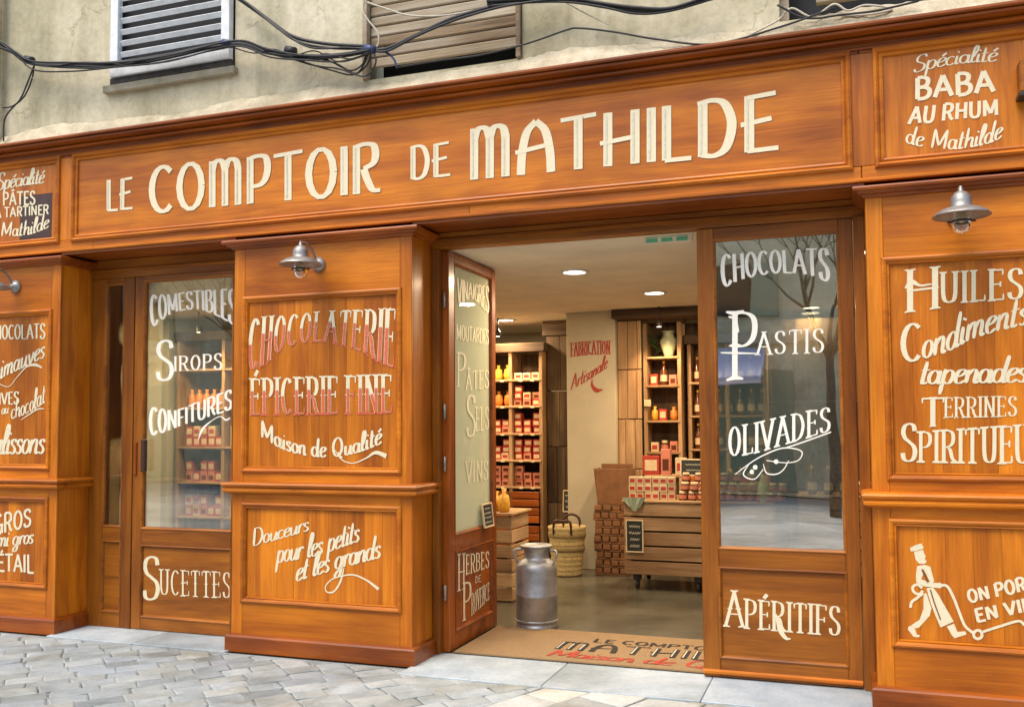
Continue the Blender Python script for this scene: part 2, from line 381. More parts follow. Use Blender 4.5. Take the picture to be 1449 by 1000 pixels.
CAPS = {
 'A': G(.6, ('L', 0, 0, .3, 1), ('L', .3, 1, .6, 0), ('L', .1, .34, .5, .34)),
 'B': G(.5, ('L', .06, 0, .06, 1), ('S', .06, 1, .28, .995, .42, .9, .43, .76, .38, .62, .24, .54, .06, .54), ('S', .06, .54, .3, .53, .45, .44, .49, .28, .43, .1, .28, .01, .06, 0)),
 'C': G(.5, ('A', .28, .5, .26, .5, 48, 312)),
 'D': G(.56, ('L', .06, 0, .06, 1), ('S', .06, 1, .26, .99, .43, .86, .53, .5, .43, .14, .26, .01, .06, 0)),
 'E': G(.44, ('L', .06, 0, .06, 1), ('L', .06, 1, .42, 1), ('L', .06, .52, .34, .52), ('L', .06, 0, .44, 0)),
 'F': G(.42, ('L', .06, 0, .06, 1), ('L', .06, 1, .42, 1), ('L', .06, .5, .34, .5)),
 'G': G(.54, ('A', .28, .5, .26, .5, 48, 330), ('L', .5, .02, .5, .44), ('L', .34, .44, .56, .44)),
 'H': G(.56, ('L', .06, 0, .06, 1), ('L', .5, 0, .5, 1), ('L', .06, .5, .5, .5)),
 'I': G(.12, ('L', .06, 0, .06, 1)),
 'L': G(.42, ('L', .06, 0, .06, 1), ('L', .06, 0, .42, 0)),
 'M': G(.74, ('L', .07, 0, .07, 1), ('L', .07, 1, .37, .15), ('L', .37, .15, .67, 1), ('L', .67, 1, .67, 0)),
 'N': G(.6, ('L', .07, 0, .07, 1), ('L', .07, 1, .53, 0), ('L', .53, 0, .53, 1)),
 'O': G(.56, ('A', .28, .5, .25, .5, 0, 360)),
 'P': G(.5, ('L', .06, 0, .06, 1), BOWL_P),
 'Q': G(.6, ('A', .28, .5, .26, .5, 0, 360), ('S', .3, .2, .42, 0, .58, -.12)),
 'R': G(.54, ('L', .06, 0, .06, 1), BOWL_P, ('S', .2, .48, .34, .38, .42, .14, .54, 0)),
 'S': G(.46, ('S', .42, .8, .38, .95, .24, 1, .1, .94, .05, .78, .11, .62, .25, .51, .39, .39, .43, .22, .36, .05, .2, 0, .07, .06, .03, .22)),
 'T': G(.5, ('L', .25, 0, .25, 1), ('L', 0, 1, .5, 1)),
 'U': G(.56, ('S', .06, 1, .06, .6, .07, .26, .13, .06, .28, 0, .43, .06, .49, .26, .5, .6, .5, 1)),
 'V': G(.58, ('L', 0, 1, .29, 0), ('L', .29, 0, .58, 1)),
 'X': G(.56, ('L', 0, 1, .56, 0), ('L', .56, 1, 0, 0)),
 'Z': G(.5, ('L', 0, 1, .5, 1), ('L', .5, 1, 0, 0), ('L', 0, 0, .5, 0)),
 ' ': G(.3),
}
DECO = {
 'M': G(.72, ('L', .08, 0, .08, 1), ('S', .08, .78, .13, .94, .22, 1, .31, .94, .36, .78), ('L', .36, .82, .36, 0), ('S', .36, .78, .41, .94, .50, 1, .60, .94, .64, .78), ('L', .64, .82, .64, 0)),
 'A': G(.66, ('S', .07, 0, .09, .4, .17, .8, .33, 1), ('S', .33, 1, .49, .8, .57, .4, .59, 0), ('L', 0, .44, .5, .52)),
 'E': G(.48, ('L', .10, 0, .10, 1), ('L', .1, .97, .46, 1), ('L', 0, .50, .40, .56), ('L', .1, .02, .5, .03)),
 'R': G(.5, ('L', .06, 0, .06, 1), ('S', .0, .94, .2, 1, .38, .96, .43, .78, .38, .6, .2, .5), ('S', .2, .5, .28, .25, .38, .06, .52, .04)),
 'P': G(.46, ('L', .06, 0, .06, 1), ('S', .0, .94, .2, 1, .38, .96, .43, .74, .38, .5, .26, .38, .06, .36)),
 'H': G(.62, ('L', .10, 0, .10, 1), ('L', .54, 0, .54, 1), ('L', 0, .44, .54, .5)),
 'D': G(.56, ('L', .08, 0, .08, 1), ('S', .0, .96, .24, 1, .42, .9, .52, .55, .44, .14, .26, 0, .06, .03)),
 'T': G(.54, ('L', .27, 0, .27, 1), ('L', 0, .96, .54, 1)),
}
LOW = {
 'a': G(.46, ('A', .19, .25, .16, .25, 0, 360), ('S', .37, .5, .36, .12, .40, 0, .48, .06)),
 'c': G(.36, ('A', .2, .25, .17, .25, 45, 320)),
 'd': G(.46, ('A', .19, .25, .16, .25, 0, 360), ('S', .40, 1, .37, .5, .36, .1, .40, 0, .48, .06)),
 'e': G(.38, ('S', .06, .24, .24, .30, .34, .42, .26, .51, .12, .46, .05, .25, .1, .04, .22, 0, .38, .1)),
 'f': G(.3, ('S', .34, .95, .22, .98, .16, .6, .14, 0), ('L', .02, .5, .3, .5)),
 'g': G(.46, ('A', .19, .25, .16, .25, 0, 360), ('S', .37, .5, .37, .0, .33, -.3, .18, -.38, .08, -.28, .2, -.1, .44, .05)),
 'h': G(.46, ('L', .07, 0, .08, 1), ('S', .08, .3, .2, .47, .3, .5, .36, .4, .36, .1, .4, 0, .48, .06)),
 'i': G(.2, ('S', .08, .5, .07, .12, .1, 0, .2, .06), ('D', .09, .68)),
 'l': G(.22, ('S', .08, .3, .2, .7, .2, .96, .12, 1, .07, .7, .06, .14, .11, 0, .22, .06)),
 'm': G(.66, ('L', .06, 0, .06, .5), ('S', .06, .3, .16, .47, .24, .5, .30, .4, .30, 0), ('S', .30, .3, .4, .47, .49, .5, .55, .4, .55, .1, .59, 0, .68, .06)),
 'n': G(.44, ('L', .06, 0, .06, .5), ('S', .06, .3, .18, .47, .27, .5, .33, .4, .33, .1, .37, 0, .46, .06)),
 'o': G(.40, ('A', .2, .25, .16, .25, 0, 360)),
 'p': G(.44, ('L', .07, -.42, .07, .55), ('S', .07, .36, .2, .5, .34, .44, .38, .25, .32, .04, .2, 0, .07, .1)),
 'r': G(.32, ('L', .06, 0, .06, .5), ('S', .06, .3, .16, .48, .26, .5, .31, .42)),
 's': G(.32, ('S', .27, .4, .2, .5, .08, .46, .07, .34, .2, .24, .27, .12, .18, .0, .03, .06)),
 't': G(.28, ('S', .12, .86, .10, .12, .14, 0, .28, .06), ('L', 0, .52, .27, .54)),
 'u': G(.46, ('S', .06, .5, .06, .12, .14, 0, .26, .06, .34, .3), ('S', .36, .5, .35, .1, .40, 0, .48, .06)),
 'v': G(.4, ('S', .04, .5, .12, .2, .18, 0, .3, .2, .36, .5)),
}
ACC = {'É': ('E', 'a'), 'Â': ('A', 'c'), 'À': ('A', 'g'), 'é': ('e', 'a')}
ST = {
 'deco': dict(th=.17, tn=.08, gap=.12, caps=DECO, inlay=True),
 'sans': dict(th=.20, tn=.16, gap=.16),
 'sansn': dict(th=.15, tn=.12, gap=.14),
 'caps': dict(th=.17, tn=.08, gap=.13),
 'serif': dict(th=.145, tn=.055, gap=.20, serif=.12),
 'west': dict(th=.115, tn=.042, gap=.22, serif=.13, spur=True),
 'thinserif': dict(th=.085, tn=.04, gap=.15, serif=.08, spur=True),
 'script': dict(th=.135, tn=.042, gap=-.01, slant=.22, capsgap=.04),
 'scriptb': dict(th=.125, tn=.045, gap=.03, slant=.18, capsgap=.06),
}
def glyph(ch, st):
    acc = None
    if ch in ACC: ch, acc = ACC[ch]
    if ch.islower(): w, ss = LOW[ch]
    else: w, ss = (st.get('caps') or {}).get(ch) or CAPS[ch]
    out = []
    for s in ss:
        if s[0] == 'A': out.append((arc(*s[1:]), 'A'))
        elif s[0] == 'D': out.append(([(s[1], s[2]), (s[1]+.03, s[2]+.06)], 'D'))
        else:
            P = [(s[i], s[i+1]) for i in range(1, len(s), 2)]
            out.append(([tuple(q) for q in catmull(P, 5)] if s[0] == 'S' else P, s[0]))
    if acc:
        h = .62 if ch.islower() else 1.1
        x = w*.5
        if acc == 'a': out.append(([(x-.02, h), (x+.14, h+.16)], 'D'))
        if acc == 'g': out.append(([(x+.02, h), (x-.14, h+.16)], 'D'))
        if acc == 'c': out += [([(x-.12, h), (x, h+.12)], 'D'), ([(x, h+.12), (x+.12, h)], 'D')]
    return w, out
HCNT = [0]
def ribbon(mb, pl, pts, ws, h0=.0016):
    HCNT[0] = (HCNT[0]+1) % 9
    h = h0+HCNT[0]*.00025
    P = [np.array(p, float) for p in pts]; n = len(P); vs = []
    for i in range(n):
        a = P[max(i-1, 0)]; b = P[min(i+1, n-1)]; t = b-a; L = np.linalg.norm(t)
        t = t/L if L > 1e-9 else np.array([1., 0]); nn = np.array([-t[1], t[0]])*ws[i]*.5
        hh = h+.0002*i/n; vs += [pl.to3(P[i]+nn, hh), pl.to3(P[i]-nn, hh)]
    mb.add(vs, [(2*i, 2*i+1, 2*i+3, 2*i+2) for i in range(n-1)])
def text(string, style, base, top, pl, parent, mat='paint', two=None, name='lettering', shadow=None, lift=.0016, bold=1):
    """letters painted on plane pl; base and top are the curves the letters stand on and reach (photo pixels)"""
    st = ST[style]
    B = [pl.px(*p) for p in base]; T = [pl.px(*p) for p in top]
    def dens(Q):
        D = np.array(catmull(Q, 12)) if len(Q) > 2 else np.array([Q[0]+(Q[1]-Q[0])*k/12 for k in range(13)])
        s = np.concatenate([[0], np.cumsum(np.abs(np.diff(D[:, 0]))+1e-9)]); return D, s/s[-1]
    DB, sB = dens(B); DT, sT = dens(T)
    def mp(u, v):
        b = np.array([np.interp(u, sB, DB[:, 0]), np.interp(u, sB, DB[:, 1])])
        t = np.array([np.interp(u, sT, DT[:, 0]), np.interp(u, sT, DT[:, 1])])
        if u < 0: b = b+(DB[-1]-DB[0])*u; t = t+(DT[-1]-DT[0])*u
        if u > 1: b = b+(DB[-1]-DB[0])*(u-1); t = t+(DT[-1]-DT[0])*(u-1)
        return b+(t-b)*v
    gl = []; x = 0; prev = None
    for ch in string:
        w, ss = glyph(ch, st)
        if ss and gl: x += st['gap']+(st.get('capsgap', 0) if ch.isupper() or (prev and prev.isupper()) else 0)
        gl.append((x, w, ss, ch)); x += w; prev = ch
    tot = x; sl_ = st.get('slant', 0)
    mb = MB(); mb2 = MB(); mi = MB(); ms = MB()
    Hm = np.linalg.norm(mp(.5, 1)-mp(.5, 0)); Wm = np.linalg.norm(mp(1, 0)-mp(0, 0))
    xs = Wm/tot/Hm      # horizontal stretch
    for gx, w, ss, ch in gl:
        for P, kind in ss:
            Q = []
            if kind == 'L':
                (a, b), (c, d) = P; L = math.hypot((c-a)*xs, d-b); e = st['tn']*.4
                if abs(d-b) > .5*L: e = 0
                P = [(a-(c-a)/L*e+(c-a)*k/6*(1+2*e/L), b-(d-b)/L*e+(d-b)*k/6*(1+2*e/L)) for k in range(7)]
            for (a, b) in P: Q.append(((gx+a+sl_*b/max(xs, .5))/tot, b))
            loc = [mp(*q) for q in Q]; ws = []
            for i in range(len(Q)):
                a = Q[max(i-1, 0)]; b = Q[min(i+1, len(Q)-1)]
                dx = (b[0]-a[0])*tot*xs-sl_*(b[1]-a[1]); dy = b[1]-a[1]; L = math.hypot(dx, dy) or 1
                hl = np.linalg.norm(mp(Q[i][0], 1)-mp(Q[i][0], 0)); hl = .5*hl+.5*Hm
                k = abs(dy)/L
                wd_ = (st['tn']+(st['th']-st['tn'])*k**1.5)*bold
                if not st.get('inlay'): wd_ *= max(.74, min(1.25, xs*1.05))
                if kind == 'D': wd_ = st['th']*.9
                if kind in 'SL' and st.get('slant') and i in (0, len(Q)-1): wd_ *= .6
                ws.append(wd_*hl)
            if two is None: ribbon(mb, pl, loc, ws, lift)
            else:
                up = [i for i in range(len(Q)) if Q[i][1] >= .5]
                run = []; state = None
                for i in range(len(Q)):
                    s_ = Q[i][1] >= .52
                    if state is None or s_ == state: run.append(i)
                    else:
                        run.append(i)
                        (None if state else ribbon(mb, pl, [loc[k] for k in run], [ws[k] for k in run], lift)); ribbon(mb if state else mb2, pl, [loc[k] for k in run], [ws[k]*(1 if state else .74) for k in run], lift+(0 if state else .0022))
                        run = [i]
                    state = s_
                if len(run) > 1: (None if state else ribbon(mb, pl, [loc[k] for k in run], [ws[k] for k in run], lift)); ribbon(mb if state else mb2, pl, [loc[k] for k in run], [ws[k]*(1 if state else .74) for k in run], lift+(0 if state else .0022))
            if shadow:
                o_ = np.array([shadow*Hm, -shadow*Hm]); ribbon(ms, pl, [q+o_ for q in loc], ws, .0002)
            if st.get('inlay') and kind == 'L' and abs(P[-1][1]-P[0][1]) > .5:
                k = len(loc); q = [loc[0]+(loc[-1]-loc[0])*f for f in (.06, .5, .94)]
                o_ = np.array([-.18*ws[0], 0]); mi = MB(); ribbon(mi, pl, [a+o_ for a in q], [ws[0]*.22]*3, .0042); mi.build('letter_shading', M['inlay'], parent)
            if st.get('serif') and kind in 'LS':
                for e, f in ((0, 1), (-1, -2)):
                    v = Q[e][1]
                    dd = abs(Q[f][1]-Q[e][1]); dh = abs(Q[f][0]-Q[e][0])*tot*xs
                    if dd > dh*.8 and (v < .08 or v > .92):
                        s_ = st['serif']/tot/xs; u = Q[e][0]; o_ = .035 if v > .5 else -.035
                        tgt = mb if (two is None or v > .5) else mb2
                        ribbon(tgt, pl, [mp(u-s_, v+o_), mp(u, v), mp(u+s_, v+o_)], [st['tn']*Hm*.7, st['tn']*Hm*1.9, st['tn']*Hm*.7], lift)
                    elif dh > dd*2 and kind == 'L' and ch in 'EFLTÉZ' and (e == -1 or ch == 'T'):
                        tgt = mb if (two is None or v > .5) else mb2
                        a_, b_ = (v, v-.17) if v > .8 else ((v, v+.19) if v < .2 else (v+.09, v-.09))
                        k_ = .9*st['tn']*Hm
                        ribbon(tgt, pl, [mp(Q[e][0], a_), mp(Q[e][0], b_)], [k_*1.3, k_*.7] if abs(v-.5) > .3 else [k_, k_], lift)
                if st.get('spur') and kind == 'L' and abs(Q[-1][1]-Q[0][1]) > .8:
                    u = (Q[0][0]+Q[-1][0])/2; s_ = st['serif']*.75/tot/xs
                    ribbon(mb, pl, [mp(u-s_, .5), mp(u, .5), mp(u+s_, .5)], [.004*Hm, .09*Hm, .004*Hm], lift)
    o = mb.build(name, M[mat], parent)
    if two: mb2.build(name, M[two], parent)
    if shadow and ms.v: ms.build('letter_shadow', M['outline'], parent)
    return o
def stroke(pts, w, pl, parent, mat='paint', name='flourish', lift=.002):
    Q = catmull([pl.px(*p) for p in pts], 6) if len(pts) > 2 else [pl.px(*p) for p in pts]
    ws = np.interp(np.linspace(0, 1, len(Q)), np.linspace(0, 1, len(w)), w) if hasattr(w, '__len__') else [w]*len(Q)
    mb = MB(); ribbon(mb, pl, Q, ws, lift); return mb.build(name, M[mat], parent)
# ---------------------------------------------------------------- pavement and street
def clip(poly, nx, ny, c):
    """keep the side where nx*x+ny*y <= c"""
    out = []
    for i in range(len(poly)):
        p, q = poly[i], poly[(i+1) % len(poly)]; a = nx*p[0]+ny*p[1]-c; b = nx*q[0]+ny*q[1]-c
        if a <= 0: out.append(p)
        if a*b < 0: t = a/(a-b); out.append((p[0]+(q[0]-p[0])*t, p[1]+(q[1]-p[1])*t))
    return out
def tile(mb, poly, z, d=.03, e=.006, tilt=(0, 0)):
    c = np.mean(poly, 0); n = len(poly)
    zz = lambda p: z+(p[0]-c[0])*tilt[0]+(p[1]-c[1])*tilt[1]
    ins = [c+(np.array(p)-c)*(1-e*2.2/max(.02, np.linalg.norm(np.array(p)-c))) for p in poly]
    vs = [(p[0], p[1], z-d) for p in poly]+[(p[0], p[1], zz(p)-e*.8) for p in poly]+[(p[0], p[1], zz(p)) for p in ins]
    fs = [tuple(range(2*n, 3*n))]
    for r in (0, 1): fs += [(r*n+i, r*n+(i+1) % n, (r+1)*n+(i+1) % n, (r+1)*n+i) for i in range(n)]
    mb.add(vs, fs)
struct('ground', MB().box(-40, 30, -40, -4.2, -.06, -.03, b=0), M['road'])
pave = struct('pavement', MB().box(-14, 9, -4.2, .34, -.06, -.014, b=0), M['joint'])
# split line between the small stones on the left and the large slabs on the right
LD = np.array([.395, .919]); LN = np.array([.919, -.395]); LC = float(LN@np.array([-1.74, -.35]))
def paving(ang, w, l, x0, x1, y0, y1, side, mat, jit, nm, maxn, gap):
    ca, sa = math.cos(ang), math.sin(ang); cells = []
    for r in range(-80, 80):
        off = (r % 2)*.5*l+random.uniform(-.12, .12)*l; u = -14+off
        while u < 14:
            ll = l*random.uniform(.75, 1.25)
            p0, p1, q0, q1 = u+gap, u+ll-gap, r*w+gap, (r+1)*w-gap; u += ll
            if not(-11 < p0 < 11): continue
            j = lambda: random.uniform(-jit, jit)
            poly = [(p0+j(), q0+j()), (p1+j(), q0+j()), (p1+j(), q1+j()), (p0+j(), q1+j())]
            poly = [(a*ca-b*sa, a*sa+b*ca) for a, b in poly]
            for nx, ny, c in ((1, 0, x1), (-1, 0, -x0), (0, 1, y1), (0, -1, -y0), (side*LN[0], side*LN[1], side*LC-.006)):
                poly = clip(poly, nx, ny, c)
                if len(poly) < 3: break
            if len(poly) < 3: continue
            c = np.mean(poly, 0)
            A = .5*abs(sum(poly[i][0]*poly[(i+1) % len(poly)][1]-poly[(i+1) % len(poly)][0]*poly[i][1] for i in range(len(poly))))
            if A < .0012: continue
            cells.append((abs(c[0]+2.2)*.6-c[1]*1.0, poly))
    cells.sort(key=lambda k: k[0]); rest = MB()
    for i, (k, poly) in enumerate(cells):
        z = random.uniform(-.004, .001); tl = (random.uniform(-.014, .014), random.uniform(-.014, .014))
        if i < maxn:
            mb = MB(); tile(mb, poly, z, tilt=tl); o = mb.build(nm, mat, pave)
        else: tile(rest, poly, z, tilt=tl)
    if rest.v: rest.build(nm+'s_beyond', mat, pave, kind='stuff')
paving(R(47), .14, .22, -8.5, 3.2, -2.6, -.075, 1, M['sett'], .009, 'paving_stone', 290, .0028)
paving(R(66.5), .30, .52, -2.6, 3.2, -2.6, -.20, -1, M['slab'], .003, 'paving_slab', 60, .004)
for x0, x1, y0 in ((-2.60, .135, -.20), (-5.50, -3.95, -.072)):
    n = 3 if x0 > -3 else 2; w = (x1-x0)/n
    for i in range(n):
        bx(x0+i*w+.002, x0+(i+1)*w-.002, y0, .36, -.05, .006, b=.004).build('threshold_stone', M['thresh'], pave)
# ---------------------------------------------------------------- upper building
bld = thing('building', (-2.5, .2, 3.6), 'old building with stained cream rendered wall above the wooden shop front', 'building')
xs_ = [-16, -5.07, -3.99, -2.97, -1.85, -.30, 1.3, 10]; wl = MB()
holes = {(-5.07, -3.99): 3.99, (-2.97, -1.85): 3.80, (-.30, 1.3): 3.79}
YW = .03
for a, b in zip(xs_, xs_[1:]):
    z0 = 3.5
    if (a, b) in holes:
        h = holes[(a, b)]; wl.box(a, b, YW, YW+.3, 3.5, h, b=0); wl.box(a, b, YW, YW+.3, 5.7, 5.9, b=0)
    else: wl.box(a, b, YW, YW+.3, 3.5, 5.9, b=0)
wl.build('wall', M['plaster'], bld)
mo = MB(); n = 420; vs = []
for i in range(n+1):
    x = -9+i*12/n
    w = .13+.018*math.sin(x*3.1)+.012*math.sin(x*7.7+1)+random.uniform(-.006, .006)
    for o, z in ((.0, 3.655+w), (-.02-random.uniform(0, .014), 3.65+w*.93), (-.05+random.uniform(-.006, .006), 3.655+w*.5), (-.10, 3.647)):
        vs.append((x, YW+o-.003, z))
mo.add(vs, [(i*4+j, i*4+4+j, i*4+5+j, i*4+j+1) for i in range(n) for j in range(3)], True)
mo.build('mortar_ledge', M['mortar'], bld)
# louvred shutter window on the left
lw = MB().box(-5.12, -3.965, -.02, YW+.005, 3.975, 4.030, b=.006); lw.build('window_sill', M['mortar'], bld)
lf = MB(); a, b = -5.055, -4.005
for x0, x1, z0, z1 in ((a, a+.07, 4.085, 5.7), (b-.07, b, 4.085, 5.7), (a+.07, b-.07, 4.085, 4.15)): lf.box(x0, x1, -.02, .03, z0, z1)
ls = lf.build('louvred_shutter', M['shutw'], bld)
z = 4.17
while z < 5.2:
    MB().obox(((a+b)/2, .012, z), ((b-a)/2-.072, 0, 0), (0, .010, -.016), (0, .0035, .003), .001).build('slat', M['shutw'], ls); z += .085
bx(a, b, .06, .07, 4.0, 5.7, b=0).build('dark_backing', M['dark'], ls)
bx(a-.01, b+.01, -.005, .06, 4.038, 4.082).build('bottom_rail', M['iron'], bld)
# plank shutter in the middle
pk = bx(-2.965, -2.93, .0, .05, 3.80, 5.7).build('rolling_shutter', M['shutter_old'], bld)
bx(-1.885, -1.855, .0, .05, 3.80, 5.7).build('guide_rail', M['shutter_old'], pk)
z = 3.885
while z < 5.1:
    bx(-2.93, -1.885, .045+random.uniform(0, .006), .075, z+.003, z+.066, b=.008).build('slat', M['shutter_old'], pk); z += .07
bx(-2.93, -1.885, .24, .25, 3.7, 5.7, b=0).build('dark_backing', M['dark'], pk)
wd3 = bx(-.30, 1.3, .28, .3, 3.7, 5.7, b=0).build('dark_window', M['dark'], bld)
for x0, x1, z0, z1 in ((-.30, -.25, 3.79, 5.6), (-.10, .25, 3.90, 3.96), (-.1, 1.2, 4.1, 4.2)): bx(x0, x1, .1, .15, z0, z1).build('window_bar', M['shutter_old'], wd3)
pp = MB().tube([(-6.16, -.04, 3.66), (-6.16, -.04, 7)], .045, 12, 1); pp.build('downpipe', M['plaster'], None, label='cream painted vertical pipe at the left edge of the rendered wall', category='pipe', at=(-6.16, -.04, 3.66))
# ---------------------------------------------------------------- fascia
fa = thing('fascia_sign', (-2.6, 0, 2.82), 'long varnished orange wooden fascia with the big cream shop name', 'shop sign')
bx(-8, 3, .022, .33, 2.822, 3.62, b=0).build('backboard', M['rdX'], fa)
for x0, x1 in ((-8, -5.2), (-5.2, -2.2), (-2.2, .115), (.118, 3)):
    bx(x0+.0006, x1-.0006, 0, .022, 2.818, 2.905).build('bottom_rail', M['orX'], fa)
    bx(x0+.0006, x1-.0006, 0, .022, 3.536, 3.57).build('top_rail', M['rdX'], fa)
for x0, x1 in ((-5.535, -5.385), (.055, .205)): bx(x0, x1, 0, .022, 2.907, 3.534).build('stile', M['orZ'], fa)
PM = [(-.014, .0), (-.010, .012), (.0, .017), (.010, .013), (.018, .003), (.024, .006), (.030, -.008)]
PM2 = [(-.020, .0), (-.016, .016), (-.004, .024), (.006, .016), (.012, .004), (.022, .009), (.032, .004), (.036, -.010)]
panels = [(-7.6, -5.535), (-5.385, .055), (.205, 2.6)]
for i, (x0, x1) in enumerate(panels):
    pan = bx(x0, x1, .008, .02, 2.907, 3.534, b=0).build('sign_panel', M['orX'] if i == 1 else M['orZ'], fa)
    MB().frame(x0, x1, 2.907, 3.534, 0, PM2).build('moulding', M['orX'], pan)
cor = [(0, 3.548), (.016, 3.550), (.022, 3.558), (.018, 3.566), (.006, 3.570), (.008, 3.584), (.044, 3.588), (.056, 3.596), (.052, 3.606), (.036, 3.610), (.070, 3.616), (.100, 3.620), (.110, 3.630), (.090, 3.636), (.114, 3.641), (.122, 3.648), (.122, 3.660), (.0, 3.672)]
MB().sweep([(-8, 0), (3, 0)], cor).build('cornice', M['rdX'], fa)
MB().sweep([(-8, 0), (3, 0)], [(0, 2.8185), (.004, 2.8165), (.012, 2.822), (.012, 2.834), (0, 2.842)]).build('lower_bead', M['orX'], fa)
for x0, x1 in ((-5.50, -3.95), (-2.60, .13)): bx(x0+.002, x1-.002, .006, .30, 2.800, 2.8165, b=0).build('soffit', M['rdX'], fa)
F = YP(.008)
sp = [('LE', [(152, 298), (186, 296)], [(152, 255), (187, 252)]), ('COMPTOIR', [(214, 301), (537, 272)], [(214, 238), (537, 202)]),
      ('DE', [(581, 254), (635, 249)], [(581, 208), (635, 202)]), ('MATHILDE', [(665, 255), (1097, 212)], [(665, 183), (1097, 132)])]
mainp = [c for c in COL.objects if c.parent == fa and c.name.startswith('sign_panel')]
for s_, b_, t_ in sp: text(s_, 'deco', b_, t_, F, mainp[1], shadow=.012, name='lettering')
rp_ = mainp[2]
text('Spécialité', 'script', [(1292, 104), (1320, 97), (1362, 90), (1410, 87)], [(1292, 82), (1320, 74), (1362, 67), (1410, 64)], F, rp_, bold=.85)
text('BABA', 'sans', [(1296, 141), (1406, 130)], [(1296, 111), (1404, 100)], F, rp_, bold=.82)
text('AU RHUM', 'sans', [(1286, 176), (1412, 163)], [(1290, 152), (1411, 141)], F, rp_, bold=.9)
text('de Mathilde', 'scriptb', [(1281, 202), (1312, 209), (1355, 211), (1395, 204), (1417, 195)], [(1281, 176), (1312, 182), (1355, 184), (1395, 176), (1417, 167)], F, rp_)
lp_ = mainp[0]
text('Spécialité', 'script', [(-4, 270), (30, 263), (62, 259)], [(-4, 246), (30, 241), (62, 237)], F, lp_)
mbp = MB(); q = [F.px(*k) for k in ((29, 278), (74, 273), (75, 337), (30, 341))]
x0, x1 = q[0][0], q[1][0]; mbp.box(x0, x1, .0065, .0079, q[3][1], q[0][1], b=0); mbp.build('dark_patch', M['patch'], lp_)
text('PÂTES', 'sansn', [(5, 291), (50, 289)], [(5, 273), (50, 271)], F, lp_)
text('À TARTINER', 'sansn', [(-6, 309), (69, 303)], [(-6, 295), (69, 290)], F, lp_)
text('de Mathilde', 'scriptb', [(-22, 334), (20, 334), (44, 331), (69, 322)], [(-22, 314), (20, 314), (44, 310), (69, 301)], F, lp_)
# ---------------------------------------------------------------- pilasters
def pilaster(x0, x1, label, tone='or'):
    t = thing('pilaster', ((x0+x1)/2, 0, 0), label, 'pilaster', 'panelled pilasters of the shop front')
    Z, X = M[tone+'Z'], M[tone+'X']
    bx(x0+.022, x1-.022, .022, .34, .0, 2.79, b=0).build('carcass', M['brZ'], t)
    for a in (x0, x1-.0215): bx(a, a+.0215, .0225, .34, .0, 2.79, b=.001).build('side_panel', Z, t)
    sw = .085
    bx(x0, x0+sw, 0, .022, 0, 2.79).build('stile', Z, t); bx(x1-sw, x1, 0, .022, 0, 2.79).build('stile', Z, t)
    for z0, z1 in ((.0, .335), (.985, 1.21), (2.385, 2.79)): bx(x0+sw+.0006, x1-sw-.0006, 0.0005, .022, z0, z1).build('rail', X, t)
    pl = []
    for z0, z1 in ((.335, .985), (1.21, 2.385)):
        p = bx(x0+sw, x1-sw, .0150, .0215, z0, z1, b=0).build('panel', M['brZ'], t)
        nb = 9
        for k in range(nb):
            wv = (x1-x0-2*sw)/nb; bx(x0+sw+k*wv+.0004, x0+sw+(k+1)*wv-.0004, .012, .0148, z0, z1, b=.0009).build('board', Z, p)
        MB().frame(x0+sw, x1-sw, z0, z1, 0, PM).build('moulding', X, p); pl.append(p)
    U = [(x0, .34), (x0, 0), (x1, 0), (x1, .34)]
    MB().sweep(U, [(.0, .0), (.030, .0), (.030, .098), (.024, .108), (.004, .116), (0, .117)]).build('plinth', M['rdX'], t)
    MB().sweep(U, [(0, 1.052), (.018, 1.056), (.034, 1.062), (.048, 1.070), (.050, 1.082), (.040, 1.090), (.036, 1.098), (.052, 1.106), (.058, 1.118), (.050, 1.130), (0, 1.137)]).build('band_moulding', X, t)
    MB().sweep(U, [(0, 2.726), (.012, 2.729), (.018, 2.740), (.036, 2.746), (.044, 2.758), (.062, 2.762), (.066, 2.774), (.060, 2.784), (0, 2.792)]).build('cap_moulding', M['rdX'], t)
    return t, pl[0], pl[1]
pL, pLl, pLu = pilaster(-6.85, -5.497, 'left pilaster lettered Chocolats, Guimauves, Olives and Gros, Detail')
pM, pMl, pMu = pilaster(-3.955, -2.600, 'middle pilaster lettered Chocolaterie and Epicerie Fine between the two doors')
pR, pRl, pRu = pilaster(.13, 1.485, 'right pilaster lettered Huiles and Condiments with a painted delivery man')
P = YP(.012)
text('CHOCOLATERIE', 'west', [(352, 524), (374, 515), (400, 494), (428, 485), (455, 482), (486, 488), (512, 496), (535, 510), (556, 519)], [(356, 452), (400, 447), (455, 442), (510, 440), (559, 438)], P, pMu, two='red', bold=1.35)
text('ÉPICERIE FINE', 'west', [(356, 586), (553, 583)], [(356, 537), (553, 531)], P, pMu, two='red', bold=1.35)
text('Maison de Qualité', 'scriptb', bold=1.25, base=[(370, 618), (395, 632), (424, 642), (465, 646), (505, 640), (540, 627)], top=[(366, 592), (395, 606), (424, 616), (465, 620), (505, 614), (537, 600)], pl=P, parent=pMu)
stroke([(474, 636), (484, 650), (500, 655), (518, 648), (532, 640), (547, 645)], [.006, .007, .007, .009, .022, .03], P, pMu)
text('Douceurs', 'script', [(358, 772), (398, 761), (437, 750)], [(356, 748), (396, 739), (436, 727)], P, pMl)
text('pour les petits', 'script', [(391, 796), (448, 785), (508, 765)], [(390, 765), (446, 753), (506, 733)], P, pMl)
text('et les grands', 'script', [(418, 822), (478, 804), (538, 788)], [(418, 791), (477, 772), (536, 756)], P, pMl)
